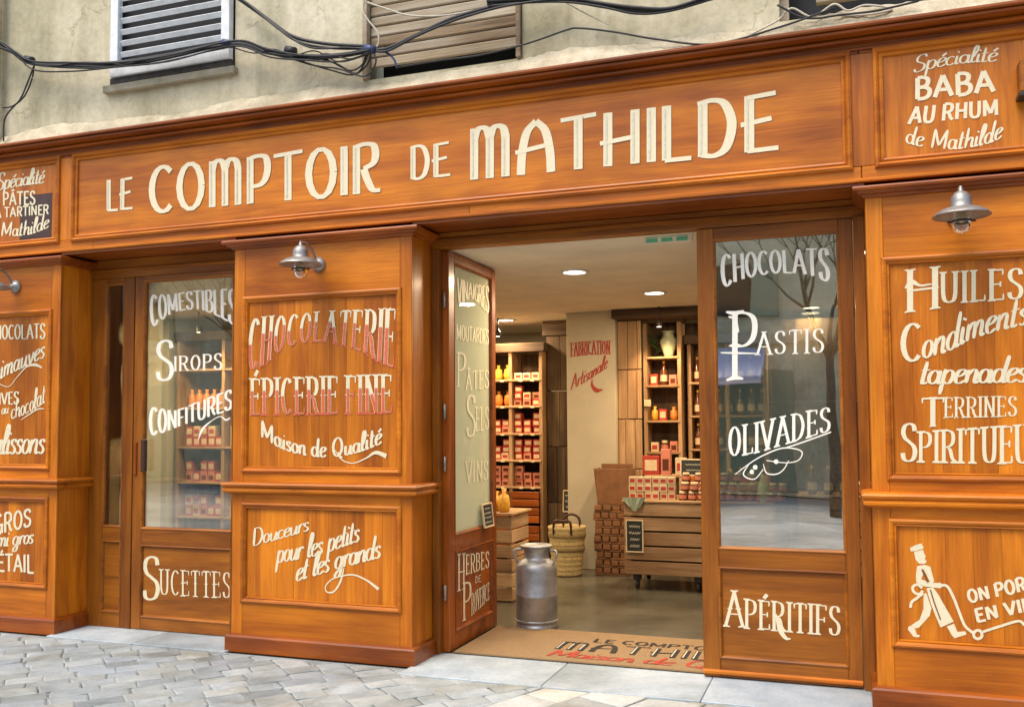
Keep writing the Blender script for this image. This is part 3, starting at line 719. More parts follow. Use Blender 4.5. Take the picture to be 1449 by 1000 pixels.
stroke([(487, 803), (482, 822), (473, 836), (463, 837), (461, 829), (470, 819), (486, 814), (502, 813), (520, 821), (536, 833)], [.008, .014, .012, .008, .008, .008, .009, .010, .012, .02], P, pMl)
# right pilaster
text('H', 'west', [(1283, 440), (1328, 434)], [(1283, 384), (1328, 379)], P, pRu)
stroke([(1281, 408), (1290, 399), (1302, 404), (1318, 402)], [.012, .028, .012, .008], P, pRu)
text('UILES', 'serif', [(1332, 428), (1446, 422)], [(1332, 387), (1446, 380)], P, pRu)
text('C', 'serif', [(1277, 512), (1303, 509)], [(1277, 460), (1303, 457)], P, pRu)
text('ondiments', 'scriptb', [(1304, 508), (1340, 497), (1370, 482), (1400, 471), (1453, 458)], [(1301, 462), (1338, 451), (1366, 438), (1398, 428), (1452, 414)], P, pRu)
text('tapenades', 'script', [(1300, 543), (1452, 540)], [(1300, 507), (1452, 502)], P, pRu)
text('T', 'serif', [(1308, 602), (1332, 601)], [(1306, 564), (1334, 563)], P, pRu)
text('ERRINES', 'serif', [(1337, 590), (1438, 588)], [(1337, 563), (1438, 561)], P, pRu)
text('S', 'serif', [(1276, 652), (1296, 652)], [(1276, 600), (1296, 599)], P, pRu)
text('PIRITUEUX', 'serif', [(1301, 652), (1482, 655)], [(1301, 612), (1482, 600)], P, pRu)
text('ON PORTE', 'sans', [(1372, 852), (1480, 829)], [(1368, 835), (1476, 809)], P, pRl)
text('EN VILLE', 'sans', [(1383, 879), (1490, 857)], [(1379, 862), (1486, 837)], P, pRl)
stroke([(1326, 829), (1339, 828), (1348, 842), (1356, 862), (1365, 884), (1377, 895)], .014, P, pRl, name='painted_trolley')
stroke([(1391, 893), (1416, 885), (1441, 878), (1450, 884)], .013, P, pRl, name='painted_trolley')
stroke([(1383.6+6*math.cos(k*math.pi/6), 897+6*math.sin(k*math.pi/6)) for k in range(13)], .014, P, pRl, name='painted_wheel')
fig = MB()
def poly(pts, h, mb=fig, o=(1190, 600), s=2.5):
    q = [P.to3(P.px(o[0]+x/s, o[1]+y/s), h) for x, y in pts]; mb.add(q, [tuple(range(len(q)))])
poly([(244, 437), (262, 427), (284, 421), (292, 434), (290, 440), (262, 448), (247, 449)], .0016)
poly([(258, 451), (290, 443), (294, 455), (300, 468), (296, 474), (304, 486), (294, 494), (276, 492), (264, 478)], .0018)
poly([(270, 500), (298, 497), (316, 503), (326, 540), (330, 556), (318, 562), (298, 530), (288, 512)], .0020)
poly([(270, 500), (288, 512), (290, 532), (284, 548), (322, 560), (352, 560), (362, 568), (352, 580), (325, 576), (292, 572), (266, 558), (265, 530)], .0022)
poly([(302, 579), (326, 576), (346, 604), (372, 650), (399, 697), (352, 718), (334, 676), (318, 634)], .0024)
poly([(292, 600), (302, 596), (320, 650), (314, 676), (276, 718), (258, 722), (248, 710), (278, 690), (292, 652)], .0016)
poly([(248, 712), (262, 724), (268, 742), (280, 746), (274, 753), (256, 750), (236, 724), (240, 713)], .0018)
poly([(374, 714), (400, 704), (412, 733), (440, 731), (444, 742), (402, 756), (392, 746)], .0018)
fig.build('painted_delivery_man', M['paint'], pRl)
for pts in ([(288, 578), (270, 566), (254, 574), (258, 592), (276, 600), (290, 588)], [(290, 596), (268, 614), (250, 628), (246, 648)]):
    stroke([(1190+x/2.5, 600+y/2.5) for x, y in pts], .014, P, pRl, name='painted_apron_bow')
stroke([(1190+x/2.5, 600+y/2.5) for x, y in ((287, 512), (300, 536), (306, 556))], .010, P, pRl, mat='outline', name='painted_line', lift=.0045)
stroke([(1190+x/2.5, 600+y/2.5) for x, y in ((316, 584), (330, 630), (352, 690))], .006, P, pRl, mat='outline', name='painted_line', lift=.0045)
# left pilaster
text('CHOCOLATS', 'caps', [(-14, 480), (64, 479)], [(-14, 461), (64, 458)], P, pLu)
text('Guimauves', 'scriptb', [(-22, 545), (0, 536), (30, 521), (63, 505)], [(-22, 514), (0, 505), (30, 492), (63, 476)], P, pLu)
stroke([(-6, 540), (12, 547), (25, 533), (38, 519), (50, 516), (60, 520)], [.006, .006, .006, .012, .024, .012], P, pLu)
text('OLIVES', 'caps', [(-18, 573), (27, 571)], [(-18, 557), (27, 554)], P, pLu)
text('au', 'script', [(2, 586), (12, 584)], [(2, 571), (12, 569)], P, pLu)
text('chocolat', 'scriptb', [(16, 593), (40, 584), (64, 569)], [(14, 568), (38, 558), (62, 542)], P, pLu)
stroke([(30, 594), (42, 586), (53, 579), (63, 578)], [.004, .010, .012, .006], P, pLu)
text('Calissons', 'script', [(-24, 642), (62, 641)], [(-24, 601), (62, 602)], P, pLu)
text('GROS', 'sansn', [(-7, 757), (44, 743)], [(-7, 728), (44, 720)], P, pLl)
text('demi gros', 'script', [(-20, 775), (47, 768)], [(-20, 751), (47, 744)], P, pLl)
text('DÉTAIL', 'sansn', [(-15, 806), (47, 810)], [(-15, 784), (47, 784)], P, pLl)
# ---------------------------------------------------------------- door screens
YD = .30
def leaf_parts(t, x0, x1, gz0, gz1, gx0, gx1, z0, z1, xf=None, tone='br', glass='glass', lower=(.12, .655), front=YD):
    """stiles, rails, pane and lower panel of one glazed leaf; returns pane and panel"""
    y0, y1 = front, front+.05
    def put(mb, nm, mt, par=t):
        if xf: mb.v = [xf(v) for v in mb.v]
        return mb.build(nm, mt, par)
    Z, X = M[tone+'Z'], M[tone+'X']
    put(bx(x0, gx0, y0, y1, z0, z1, b=.004), 'stile', Z); put(bx(gx1, x1, y0, y1, z0, z1, b=.004), 'stile', Z)
    put(bx(gx0+.0006, gx1-.0006, y0+.001, y1, gz1, z1), 'top_rail', X)
    put(bx(gx0+.0006, gx1-.0006, y0+.001, y1, lower[1], gz0), 'middle_rail', X)
    put(bx(gx0+.0006, gx1-.0006, y0+.001, y1, z0, lower[0]), 'bottom_rail', X)
    pn = put(bx(gx0-.005, gx1+.005, y0+.020, y0+.026, gz0-.005, gz1+.005, b=0), 'glass_pane', M[glass])
    put(MB().frame(gx0, gx1, gz0, gz1, y0, [(-.006, .002), (.0, .003), (.008, -.004), (.012, -.018)]), 'glazing_bead', X, pn)
    pa = put(bx(gx0+.0006, gx1-.0006, y0+.014, y0+.03, lower[0], lower[1], b=0), 'lower_panel', X)
    put(MB().frame(gx0, gx1, lower[0], lower[1], y0, [(-.006, .002), (.003, .005), (.010, -.002), (.016, -.014)]), 'moulding', X, pa)
    return pn, pa
# left door set
fr = thing('door_frame', (-4.7, YD, 0), 'brown wooden door frame with narrow side light left of the closed door', 'door frame')
bx(-5.495, -3.957, YD, .38, 2.655, 2.799, b=.004).build('head', M['brX'], fr)
MB().sweep([(-5.49, YD), (-3.96, YD)], [(0, 2.70), (.012, 2.704), (.012, 2.72), (0, 2.73)]).build('head_moulding', M['brX'], fr)
bx(-4.095, -3.957, YD, .36, .0065, 2.654).build('jamb', M['brZ'], fr)
sl_t = thing('side_light', (-5.29, YD, 0), 'narrow tall glazed side light next to the left door', 'window')
pn, pa = leaf_parts(sl_t, -5.492, -5.085, .76, 2.61, -5.352, -5.178, .0065, 2.653, lower=(.12, .65))
bx(-5.083, -5.076, YD-.006, YD+.04, .0065, 2.653, b=.001).build('door_stop', M['brZ'], fr)
dl = thing('glazed_door', (-4.58, YD, 0), 'closed brown glazed door lettered Comestibles, Sirops, Confitures', 'door')
dlp, dla = leaf_parts(dl, -5.072, -4.098, .755, 2.615, -4.985, -4.185, .010, 2.653, lower=(.10, .63))
hd = bx(-4.975, -4.935, YD-.035, YD+.001, 1.18, 1.42, b=.006).build('lock_plate', M['leather'], dl)
bx(-5.058, -5.03, YD-.012, YD+.001, 1.15, 1.40, b=.004).build('push_plate', M['rdZ'], dl)
G1 = YP(YD+.019)
text('COMESTIBLES', 'caps', [(215, 464), (231, 451), (249, 441), (272, 437), (292, 440), (312, 448), (333, 460)], [(213, 418), (246, 416), (276, 412), (310, 410), (333, 410)], G1, dlp, mat='paintw')
text('S', 'west', [(222, 538), (245, 537)], [(222, 483), (245, 481)], G1, dlp, mat='paintw')
text('IROPS', 'serif', [(247, 524), (314, 522)], [(247, 505), (314, 500)], G1, dlp, mat='paintw')
text('CONFITURES', 'caps', [(213, 616), (235, 610), (262, 600), (288, 592), (328, 578)], [(213, 576), (250, 580), (282, 568), (328, 551)], G1, dlp, mat='paintw')
stroke([(281, 622), (287, 607), (300, 595), (312, 589), (320, 594), (326, 591)], [.004, .02, .006, .006, .014, .008], G1, dlp, mat='paintw')
G1p = YP(YD+.014)
text('S', 'west', [(203, 848), (225, 847)], [(203, 788), (225, 787)], G1p, dla)
text('UCETTES', 'west', [(227, 840), (326, 845)], [(227, 806), (326, 810)], G1p, dla)
# right door: frame, closed leaf, open leaf
fr2 = thing('door_frame', (-1.23, YD, 0), 'brown wooden frame round the open shop entrance and the closed right leaf', 'door frame')
bx(-2.598, .128, YD, .40, 2.695, 2.799, b=.004).build('head', M['brX'], fr2)
MB().sweep([(-2.596, YD), (.127, YD)], [(0, 2.735), (.012, 2.739), (.012, 2.755), (0, 2.765)]).build('head_moulding', M['brX'], fr2)
bx(-2.598, -2.548, YD, .40, .0065, 2.694).build('jamb', M['brZ'], fr2)
bx(.070, .128, YD-.02, .40, .0065, 2.694).build('jamb', M['brZ'], fr2)
dr = thing('glazed_door', (-.38, YD, 0), 'closed right door leaf lettered Chocolats, Pastis, Olivades, Aperitifs', 'door')
drp, dra = leaf_parts(dr, -.829, .064, .768, 2.618, -.728, -.015, .012, 2.690, glass='glassr', lower=(.125, .655))
MB().sweep([(-.829, YD), (.060, YD)], [(0, .030), (.014, .032), (.014, .046), (0, .056)]).build('weather_strip', M['orX'], dr)
G2 = YP(YD+.019)
text('CHOCOLATS', 'caps', [(1023, 408), (1040, 399), (1066, 391), (1100, 386), (1130, 387), (1152, 391), (1173, 399)], [(1021, 361), (1066, 357), (1108, 354), (1171, 352)], G2, drp, mat='paintw')
text('P', 'west', [(1036, 534), (1068, 531)], [(1036, 444), (1070, 442)], G2, drp, mat='paintw')
stroke([(1031, 448), (1040, 452), (1045, 470)], [.01, .02, .01], G2, drp, mat='paintw')
stroke([(1020, 499), (1045, 499.5), (1072, 500)], [.008, .012, .006], G2, drp, mat='paintw')
text('ASTIS', 'west', [(1072, 501), (1165, 498)], [(1072, 471), (1165, 465)], G2, drp, mat='paintw')
text('OLIVADES', 'serif', [(1032, 645), (1066, 640), (1100, 630), (1174, 609)], [(1032, 605), (1066, 600), (1100, 592), (1174, 576)], G2, drp, mat='paintw')
stroke([(1110, 634), (1140, 624), (1176, 611)], .008, G2, drp, mat='paintw')
C7 = lambda *p: [(980+x/2.5, 600+y/2.5) for x, y in p]
for pts in (C7((152, 176), (200, 140), (250, 110), (320, 84), (384, 94), (376, 126), (330, 136), (262, 128)), C7((200, 140), (180, 178), (218, 194), (250, 160)), C7((250, 140), (262, 172), (296, 176), (322, 160), (340, 128))):
    stroke(pts, [.004, .008, .006, .005], G2, drp, mat='paintw')
for x, y, r_ in ((222, 152, 7), (296, 132, 7), (210, 168, 6)):
    stroke([(980+(x+r_*.5*math.cos(k))/2.5, 600+(y+r_*.5*math.sin(k))/2.5) for k in np.linspace(0, 6.3, 9)], .016, G2, drp, mat='paintw', name='painted_olive')
G2p = YP(YD+.014)
text('A', 'west', [(1027, 884), (1051, 885)], [(1028, 836), (1050, 837)], G2p, dra)
text('PÉRITIFS', 'serif', [(1055, 887), (1118, 892), (1188, 898)], [(1055, 848), (1118, 853), (1188, 858)], G2p, dra)
stroke([(1098, 868), (1104, 890), (1112, 902), (1119, 903)], [.01, .03, .02, .006], G2p, dra)
# open leaf: the same leaf turned a quarter inwards about its hinges
do = thing('glazed_door', (-2.5, .36, 0), 'open left door leaf swung into the shop, lettered Herbes de Provence', 'door')
XF = lambda v: (-2.50-(v[1]-YD), .36+(v[0]+.829), v[2])
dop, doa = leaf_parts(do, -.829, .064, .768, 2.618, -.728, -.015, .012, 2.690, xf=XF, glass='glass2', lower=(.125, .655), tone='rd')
for z in (.35, 1.2, 1.55, 2.3):
    MB().tube([(-2.525, .345, z), (-2.525, .345, z+.10)], .009, 8, 1).build('hinge', M['metal'], do)
G3 = XP(-2.519); G3p = XP(-2.514)
text('VINAIGRES', 'caps', [(647, 434), (668, 423), (691, 443)], [(647, 393), (670, 402), (691, 406)], G3, dop, mat='faint')
text('MOUTARDES', 'caps', [(646, 480), (691, 487)], [(646, 459), (691, 467)], G3, dop, mat='faint')
text('P', 'west', [(647, 545), (658, 545)], [(647, 500), (658, 500)], G3, dop, mat='faint')
text('ÂTES', 'serif', [(659, 552), (691, 548)], [(659, 526), (691, 524)], G3, dop, mat='faint')
text('S', 'west', [(660, 618), (672, 616)], [(660, 560), (672, 559)], G3, dop, mat='faint')
text('ELS', 'serif', [(673, 609), (691, 606)], [(673, 577), (691, 576)], G3, dop, mat='faint')
text('VINS', 'serif', [(659, 682), (690, 678)], [(659, 654), (690, 652)], G3, dop, mat='faint')
text('H', 'west', [(648, 834), (657, 831)], [(648, 785), (657, 784)], G3p, doa)
text('ERBES', 'serif', [(659, 812), (691, 802)], [(659, 785), (691, 780)], G3p, doa)
text('DE', 'sansn', [(672, 824), (680, 822)], [(672, 816), (680, 813)], G3p, doa)
text('P', 'west', [(655, 876), (666, 872)], [(655, 826), (666, 822)], G3p, doa)
text('ROVENCE', 'serif', [(667, 869), (692, 846)], [(667, 840), (692, 824)], G3p, doa)
# ---------------------------------------------------------------- the room behind the shop front
CZ = 2.70
struct('floor', MB().box(-9, 2.2, .36, 6.2, -.1, .004, b=0), M['floor'])
cl_ = MB(); cl_.box(-9, 2.2, .401, 6.2, CZ, 2.82, b=0); struct('ceiling', cl_, M['ceil'])
struct('back_wall', MB().box(-9, 2.2, 6.0, 6.2, .004, CZ, b=0), M['white'])
struct('left_wall', MB().box(-9.2, -9, .3, 6.2, 0, 2.8, b=0), M['white'])
struct('right_wall', MB().box(2.0, 2.2, .3, 6, .004, CZ, b=0), M['white'])
fw = MB()
for x0, x1 in ((-9, -5.50), (-3.953, -2.602), (.135, 2.0)): fw.box(x0, x1, .345, .398, .004, 2.70, b=0)
struct('front_wall', fw, M['white'])
struct('storey_wall', MB().box(-9, 2.2, .401, .6, 2.83, 3.5, b=0), M['dark'])
pilw = struct('wall_pier', MB().box(-2.78, -2.25, 4.14, 5.99, .004, CZ-.001, b=.004), M['white'])
pil2 = struct('wall_pier', MB().box(-8.2, -6.97, 2.95, 3.5, .004, CZ-.001, b=.004), M['white'])
struct('wall_pier', MB().box(-6.41, -6.16, 1.5, 1.9, .004, CZ-.001, b=.004), M['white'])
IW = YP(4.14)
text('FABRICATION', 'serif', [(808, 504), (835, 501), (863, 500)], [(808, 486), (835, 483), (863, 483)], IW, pilw, mat='redw')
text('Artisanale', 'scriptb', [(808, 552), (835, 536), (859, 520)], [(808, 531), (835, 516), (859, 501)], IW, pilw, mat='redw')
stroke([(838, 536), (838, 545), (844, 552), (853, 551)], [.006, .03, .05, .01], IW, pilw, mat='redw')
# downlights
for i, (x, y) in enumerate(((-1.96, 1.57), (-1.60, 2.95), (-3.58, 4.45), (.2, 1.5), (.3, 2.9), (-5.2, 2.0), (-5.2, 3.9), (-6.5, 2.1), (-.3, 4.6), (-3.9, 2.3), (-5.85, .95))):  # the last one is added to light the pier behind the side light
    lab = ['round lit ceiling light nearest the open door', 'round lit ceiling light above the crate counter', 'round lit ceiling light before the tin shelves'][i] if i < 3 else 'round lit ceiling light ' + ['behind the closed right leaf', 'over the counter end behind the right leaf', 'inside just behind the closed left door', 'deep inside behind the closed left door', 'above the sweet shelves at the far left', 'above the bottles at the back right', 'in the middle hidden by the open leaf', 'added close behind the narrow side light to brighten the pier'][i-3]
    t = thing('ceiling_light', (x, y, CZ), lab, 'ceiling light', 'round lights in the shop ceiling')
    MB().lathe([(.085, -.001), (.115, -.001), (.115, -.010), (.088, -.014), (.085, -.008)], (x, y, CZ), 24).build('rim', M['shutw'], t)
    MB().lathe([(.0001, -.006), (.086, -.006)], (x, y, CZ), 24).build('diffuser', M['bulb'], t)
    ld = bpy.data.lights.new('downlight', 'AREA'); ld.shape = 'DISK'; ld.size = .17; ld.energy = {9: 12, 3: 7, 4: 10}.get(i, 19); ld.color = (1, .74, .46)
    lo = bpy.data.objects.new('downlight', ld); COL.objects.link(lo); lo.location = (x, y, CZ-.02)
for x, y, lab in ((-3.6, 4.25, 'small warm spot lamp shining on the tall tin shelves'), (-1.75, 3.95, 'small warm spot lamp under the bulkhead above the counter'), (-6.3, 2.6, 'small warm spot lamp before the sweet shelves behind the left door')):  # one small spot is known; the others are added to warm the goods
    t = thing('spot_lamp', (x, y, 2.55), lab, 'spot lamp')
    MB().lathe([(.03, 0), (.034, .05), (.02, .07), (.008, .075), (.008, .10)], (x, y, 2.49), 14).build('body', M['iron'], t); MB().lathe([(0, .003), (.028, .003)], (x, y, 2.49), 14).build('bulb', M['bulb'], t)
    MB().tube([(x, y, 2.58), (x, y, CZ)], .006, 6, 1).build('stem', M['iron'], t)
    ld = bpy.data.lights.new('spot_lamp_light', 'SPOT'); ld.energy = 40; ld.color = (1, .66, .34); ld.spot_size = R(95); ld.spot_blend = .7; ld.shadow_soft_size = .03
    lo = bpy.data.objects.new('spot_lamp_light', ld); COL.objects.link(lo); lo.location = (x, y, 2.485); lo.rotation_euler = (R(28), 0, 0)
ex = thing('exit_sign', (-1.0, .48, 2.65), 'small green emergency exit sign under the ceiling by the door', 'exit sign')
bx(-1.19, -.88, .47, .50, 2.655, 2.698).build('case', M['ceil'], ex)
for k_ in range(3): bx(-1.17+k_*.095, -1.10+k_*.095, .466, .4695, 2.664, 2.688, b=0).build('face', M['exit'], ex)
# plank cladding left of the lettered pier and behind the counter
def planks(name, lab, x0, x1, y, z0, z1, pw, mat, cat, rows=1, grp=None):
    t = thing(name, ((x0+x1)/2, y, z0), lab, cat, grp); rh = (z1-z0)/rows
    for r in range(rows):
        x = x0
        while x < x1-.02:
            w = min(pw*random.uniform(.7, 1.3), x1-x); o = random.uniform(0, .012)
            bx(x+.002, x+w-.002, y-.02-o, y, z0+r*rh+.006, z0+(r+1)*rh-.004, b=.004).build('plank', M[mat], t); x += w
    return t
planks('plank_cladding', 'dark weathered plank cladding between tin shelves and white lettered pier', -3.19, -2.80, 4.75, .01, 2.52, .13, 'oldZ', 'wall cladding', 4)
planks('plank_cladding', 'column of stacked upended old wooden crates right of the lettered pier', -2.245, -1.995, 4.25, .01, 2.60, .085, 'rawZ', 'wall cladding', 5)
bx(-2.26, -1.25, 4.02, 4.5, 2.605, CZ-.002).build('beam', M['oldX'], None, label='dark wooden bulkhead under the ceiling over the counter shelves', category='beam', at=(-1.7, 4.2, 2.6))
planks('plank_cladding', 'dark plank wall behind the right end of the counter', -1.70, .9, 4.75, .01, 2.6, .14, 'oldZ', 'wall cladding', 3)
bx(-3.25, -2.79, 4.76, 4.9, 2.53, CZ-.002).build('beam', M['oldX'], None, label='dark beam over the weathered planks beside the white pier', category='beam', at=(-3, 4.8, 2.53))
# shelf units and goods
BOXES = {}
def goods(kind, w, d, h):
    """mesh data for one kind of small packed article, shared by every copy"""
    k = (kind, w, d, h)
    if k in BOXES: return BOXES[k]
    if kind == 'tin':
        parts = [('carton', MB().box(-w/2, w/2, -d/2, d/2, 0, h, b=.003), 'tinr'), ('window', MB().box(-w*.36, w*.36, -d/2-.002, -d/2+.001, h*.22, h*.78, b=0), 'tinc')]
    elif kind == 'pink':
        parts = [('carton', MB().box(-w/2, w/2, -d/2, d/2, 0, h, b=.003), 'tinp'), ('window', MB().box(-w*.32, w*.32, -d/2-.002, -d/2+.001, h*.18, h*.62, b=0), 'tinb')]
    elif kind == 'cream':
        parts = [('carton', MB().box(-w/2, w/2, -d/2, d/2, 0, h, b=.003), 'tinc'), ('window', MB().box(-w*.34, w*.34, -d/2-.002, -d/2+.001, h*.25, h*.7, b=0), 'tinr')]
    elif kind == 'gold':
        parts = [('bag', MB().lathe([(.0, 0), (w*.42, .004), (w*.5, h*.3), (w*.4, h*.7), (w*.12, h*.8), (w*.22, h), (0, h*.97)], n=10), 'gold')]
    elif kind == 'orange':
        parts = [('bag', MB().lathe([(.0, 0), (w*.42, .004), (w*.5, h*.3), (w*.44, h*.7), (w*.15, h*.84), (w*.26, h), (0, h*.97)], n=10), 'tino')]
    elif kind == 'jar':
        parts = [('glass', MB().lathe([(0, 0), (w*.46, 0), (w*.5, h*.1), (w*.5, h*.7), (w*.38, h*.8)], n=12), 'tinb'), ('lid', MB().lathe([(w*.42, h*.78), (w*.42, h), (0, h)], n=12), 'tinc'), ('paper_label', MB().lathe([(w*.505, h*.2), (w*.505, h*.6)], n=12), 'tinp')]
    elif kind == 'bottle':
        parts = [('glass', MB().lathe([(0, 0), (w*.45, 0), (w*.5, h*.04), (w*.5, h*.55), (w*.2, h*.72), (w*.15, h*.95), (0, h*.95)], n=12), 'tinb'), ('cap', MB().lathe([(w*.18, h*.9), (w*.18, h), (0, h)], n=10), 'gold'), ('paper_label', MB().lathe([(w*.505, h*.16), (w*.505, h*.42)], n=12), 'tinc')]
    out = []
    for nm, mb, mt in parts:
        me = bpy.data.meshes.new(nm); me.from_pydata(mb.v, [], mb.f); me.polygons.foreach_set('use_smooth', mb.sm); me.materials.append(M[mt]); out.append((nm, me))
    BOXES[k] = out; return out
ORD = ['first', 'second', 'third', 'fourth', 'fifth', 'sixth', 'seventh', 'eighth', 'ninth', 'tenth', 'eleventh']
LAY = ['bottom', 'middle', 'top']
GN = {'tin': ('gift_tin', 'tin'), 'pink': ('carton', 'carton'), 'cream': ('carton', 'carton'), 'gold': ('sweet_bag', 'bag'), 'orange': ('sweet_bag', 'bag'), 'jar': ('jar', 'jar'), 'bottle': ('bottle', 'bottle')}
def place(kind, w, d, h, x, y, z, lab, grp, rz=0, name=None, cat=None):
    ps = goods(kind, w, d, h)
    o = bpy.data.objects.new(name or GN[kind][0], ps[0][1]); COL.objects.link(o); o.location = (x, y, z); o.rotation_euler = (0, 0, rz)
    o['label'] = lab; o['category'] = cat or GN[kind][1]; o['group'] = grp
    for nm, me in ps[1:]:
        c = bpy.data.objects.new(nm, me); COL.objects.link(c); c.parent = o
    return o
def shelf_unit(lab, x0, x1, y, d, zs, ztop, up, mat='old', back=True, name='shelf_unit'):
    t = thing(name, ((x0+x1)/2, y, 0), lab, 'shelves')
    for x in up: bx(x-.02, x+.02, y, y+d, .005, ztop, b=.003).build('upright', M['rawZ'], t)
    for z in zs: bx(x0+.02, x1-.02, y-.01, y+d, z-.022, z, b=.003).build('shelf', M['rawX'], t)
    bx(x0-.03, x1+.03, y-.03, y+d, ztop+.001, ztop+.10).build('top_board', M['oldX'], t)
    if back: bx(x0, x1, y+d+.001, y+d+.02, .005, ztop, b=0).build('back_panel', M['oldZ'], t)
    return t
U1 = dict(x0=-3.95, x1=-3.19)
zs1 = [.82, 1.12, 1.42, 1.73, 2.03]
shelf_unit('tall two-bay shelves full of red tins behind the open door', -3.98, -3.20, 4.6, .32, zs1, 2.34, (-3.96, -3.585, -3.22))
rn = ['lowest', 'second', 'third', 'fourth', 'top']; kinds = [['pink', 'pink'], ['tin', 'tin'], ['tin', 'tin'], ['orange', 'pink'], ['gold', 'cream']]
def price_tags(lab, xs, y, z):
    pr_ = [o for o in COL.objects if o.get('label') == lab][0]
    for x in xs: bx(x, x+.045, y-.013, y-.0105, z-.026, z-.002, b=0).build('price_tag', M['tinc'], pr_)
for z in zs1: price_tags('tall two-bay shelves full of red tins behind the open door', (-3.86, -3.70, -3.48, -3.34), 4.6, z)
COLW = {'tin': 'red', 'pink': 'pink', 'cream': 'cream', 'orange': 'orange', 'gold': 'golden'}
for r, z in enumerate(zs1):
    for b_, (xa, xb) in enumerate(((-3.93, -3.61), (-3.56, -3.25))):
        k = kinds[r][b_]; lab = '%s %s on the %s shelf, %s bay, by the plank wall' % ({'pink': 'pink', 'tin': 'red and cream', 'orange': 'orange', 'gold': 'golden', 'cream': 'cream'}[k], GN[k][1], rn[r], ('left', 'right')[b_])
        if k in ('gold', 'orange'):
            n = 3
            for i in range(n): place(k, .1, .1, .17, xa+.055+i*(xb-xa-.1)/(n-1), 4.72+random.uniform(-.03, .03), z+.001, ORD[i].capitalize()+' '+lab.replace(' by the plank wall', ''), 'bags on the tall tin shelves')
        else:
            nl = 3 if z < 1.8 else 1
            for i in range(3):
                for l in range(nl):
                    if l == 2 and random.random() < .3: continue
                    kk = k if random.random() < .72 else random.choice(('tin', 'pink', 'cream'))
                    place(kk, .088, .085, .075, xa+.05+i*.108+random.uniform(-.006, .006), 4.70+random.uniform(-.012, .012), z+.001+l*.0765, '%s %s, %s shelf, %s bay of tin shelves, %s column, %s' % (COLW[kk], GN[kk][1], rn[r], ('left', 'right')[b_], ['left', 'middle', 'right'][i], LAY[l]), 'boxes on the tall tin shelves', random.uniform(-.12, .12))
# drawer crates under the shelves
for j, (x0, x1) in enumerate(((-3.94, -3.60), (-3.57, -3.24))):
    for i, z in enumerate((.02, .22, .42, .60)):
        if z+.17 > .79: continue
        t = thing('crate', ((x0+x1)/2, 4.6, z), 'red-brown slatted crate %s from the floor under the tin shelves, %s stack' % (['first', 'second', 'third', 'fourth'][i], ('left', 'right')[j]), 'crate', 'crates under the tin shelves')
        for k in range(2): bx(x0, x1, 4.56, 4.575, z+k*.09, z+k*.09+.075, b=.003).build('slat', M['rdX'], t)
        bx(x0+.01, x1-.01, 4.576, 4.85, z, z+.155, b=.003).build('body', M['rdX'], t)
# counter-side shelf
zs2 = [.95, 1.22, 1.55, 1.92, 2.22]
shelf_unit('narrow shelves with vases and boxes above the crate counter', -1.99, -1.60, 4.35, .28, zs2[1:], 2.58, (-1.98, -1.62))
vz = thing('vase', (-1.78, 4.42, 2.22), 'pale green ceramic vase on the top shelf above the counter', 'vase')
MB().lathe([(0, 0), (.045, 0), (.05, .02), (.085, .12), (.09, .17), (.06, .22), (.055, .25), (.075, .27), (.068, .265), (.045, .24)], (-1.74, 4.42, 2.221), 20).build('body', M['ceram'], vz)
lfm = MB()
for k in range(26):
    a = random.uniform(0, 6.28); r_ = random.uniform(.02, .1); z = 2.30+random.uniform(-.02, .16); c = (-1.88+r_*math.cos(a)*.7, 4.44+r_*math.sin(a)*.6, z)
    lfm.obox(c, (.03*math.cos(a), .03*math.sin(a), .01), (-.012*math.sin(a), .012*math.cos(a), .004), (0, 0, .0012), 0)
lf_ = lfm.build('foliage_sprig', M['green'], None, label='dark green leafy sprig left of the pale vase', category='plant', kind='stuff', at=(-1.88, 4.44, 2.22))
for z, it in ((1.921, [('tin', -1.90), ('bottle', -1.80), ('pink', -1.70)]), (1.551, [('gold', -1.90), ('tin', -1.81), ('orange', -1.70)]), (1.221, [('cream', -1.9), ('jar', -1.8), ('pink', -1.7)])):
    for k, x in it:
        h = dict(tin=.12, pink=.11, cream=.1, gold=.15, orange=.14, jar=.12, bottle=.26)[k]
        place(k, .08, .08, h, x, 4.45, z, '%s %s on the counter-side shelf at height %s' % ({'tin': 'red', 'pink': 'pink', 'cream': 'cream', 'gold': 'golden', 'orange': 'orange', 'jar': 'dark', 'bottle': 'dark'}[k], GN[k][1], {1.921: 'under the vase', 1.551: 'in the middle', 1.221: 'nearest the counter'}[z]), 'goods above the counter')
tg = thing('price_card', (-1.95, 4.33, 1.72), 'small white price card pinned to the shelf upright', 'card')
bx(-1.99, -1.92, 4.325, 4.34, 1.70, 1.77, b=0).build('card', M['tinc'], tg)
# tall bottles behind
sh3 = shelf_unit('shelves of bottles right of the vase shelves', -1.56, -.75, 4.5, .22, [1.25, 1.6, 1.95], 2.35, (-1.54, -1.15, -.77))
for r, z in enumerate((1.251, 1.601, 1.951)):
    for i in range(7): place('bottle', .075, .075, .27, -1.47+i*.11, 4.6, z, 'dark bottle, %s from the left on the %s shelf behind the counter' % (ORD[i], ['lower', 'middle', 'upper'][r]), 'bottles behind the counter')
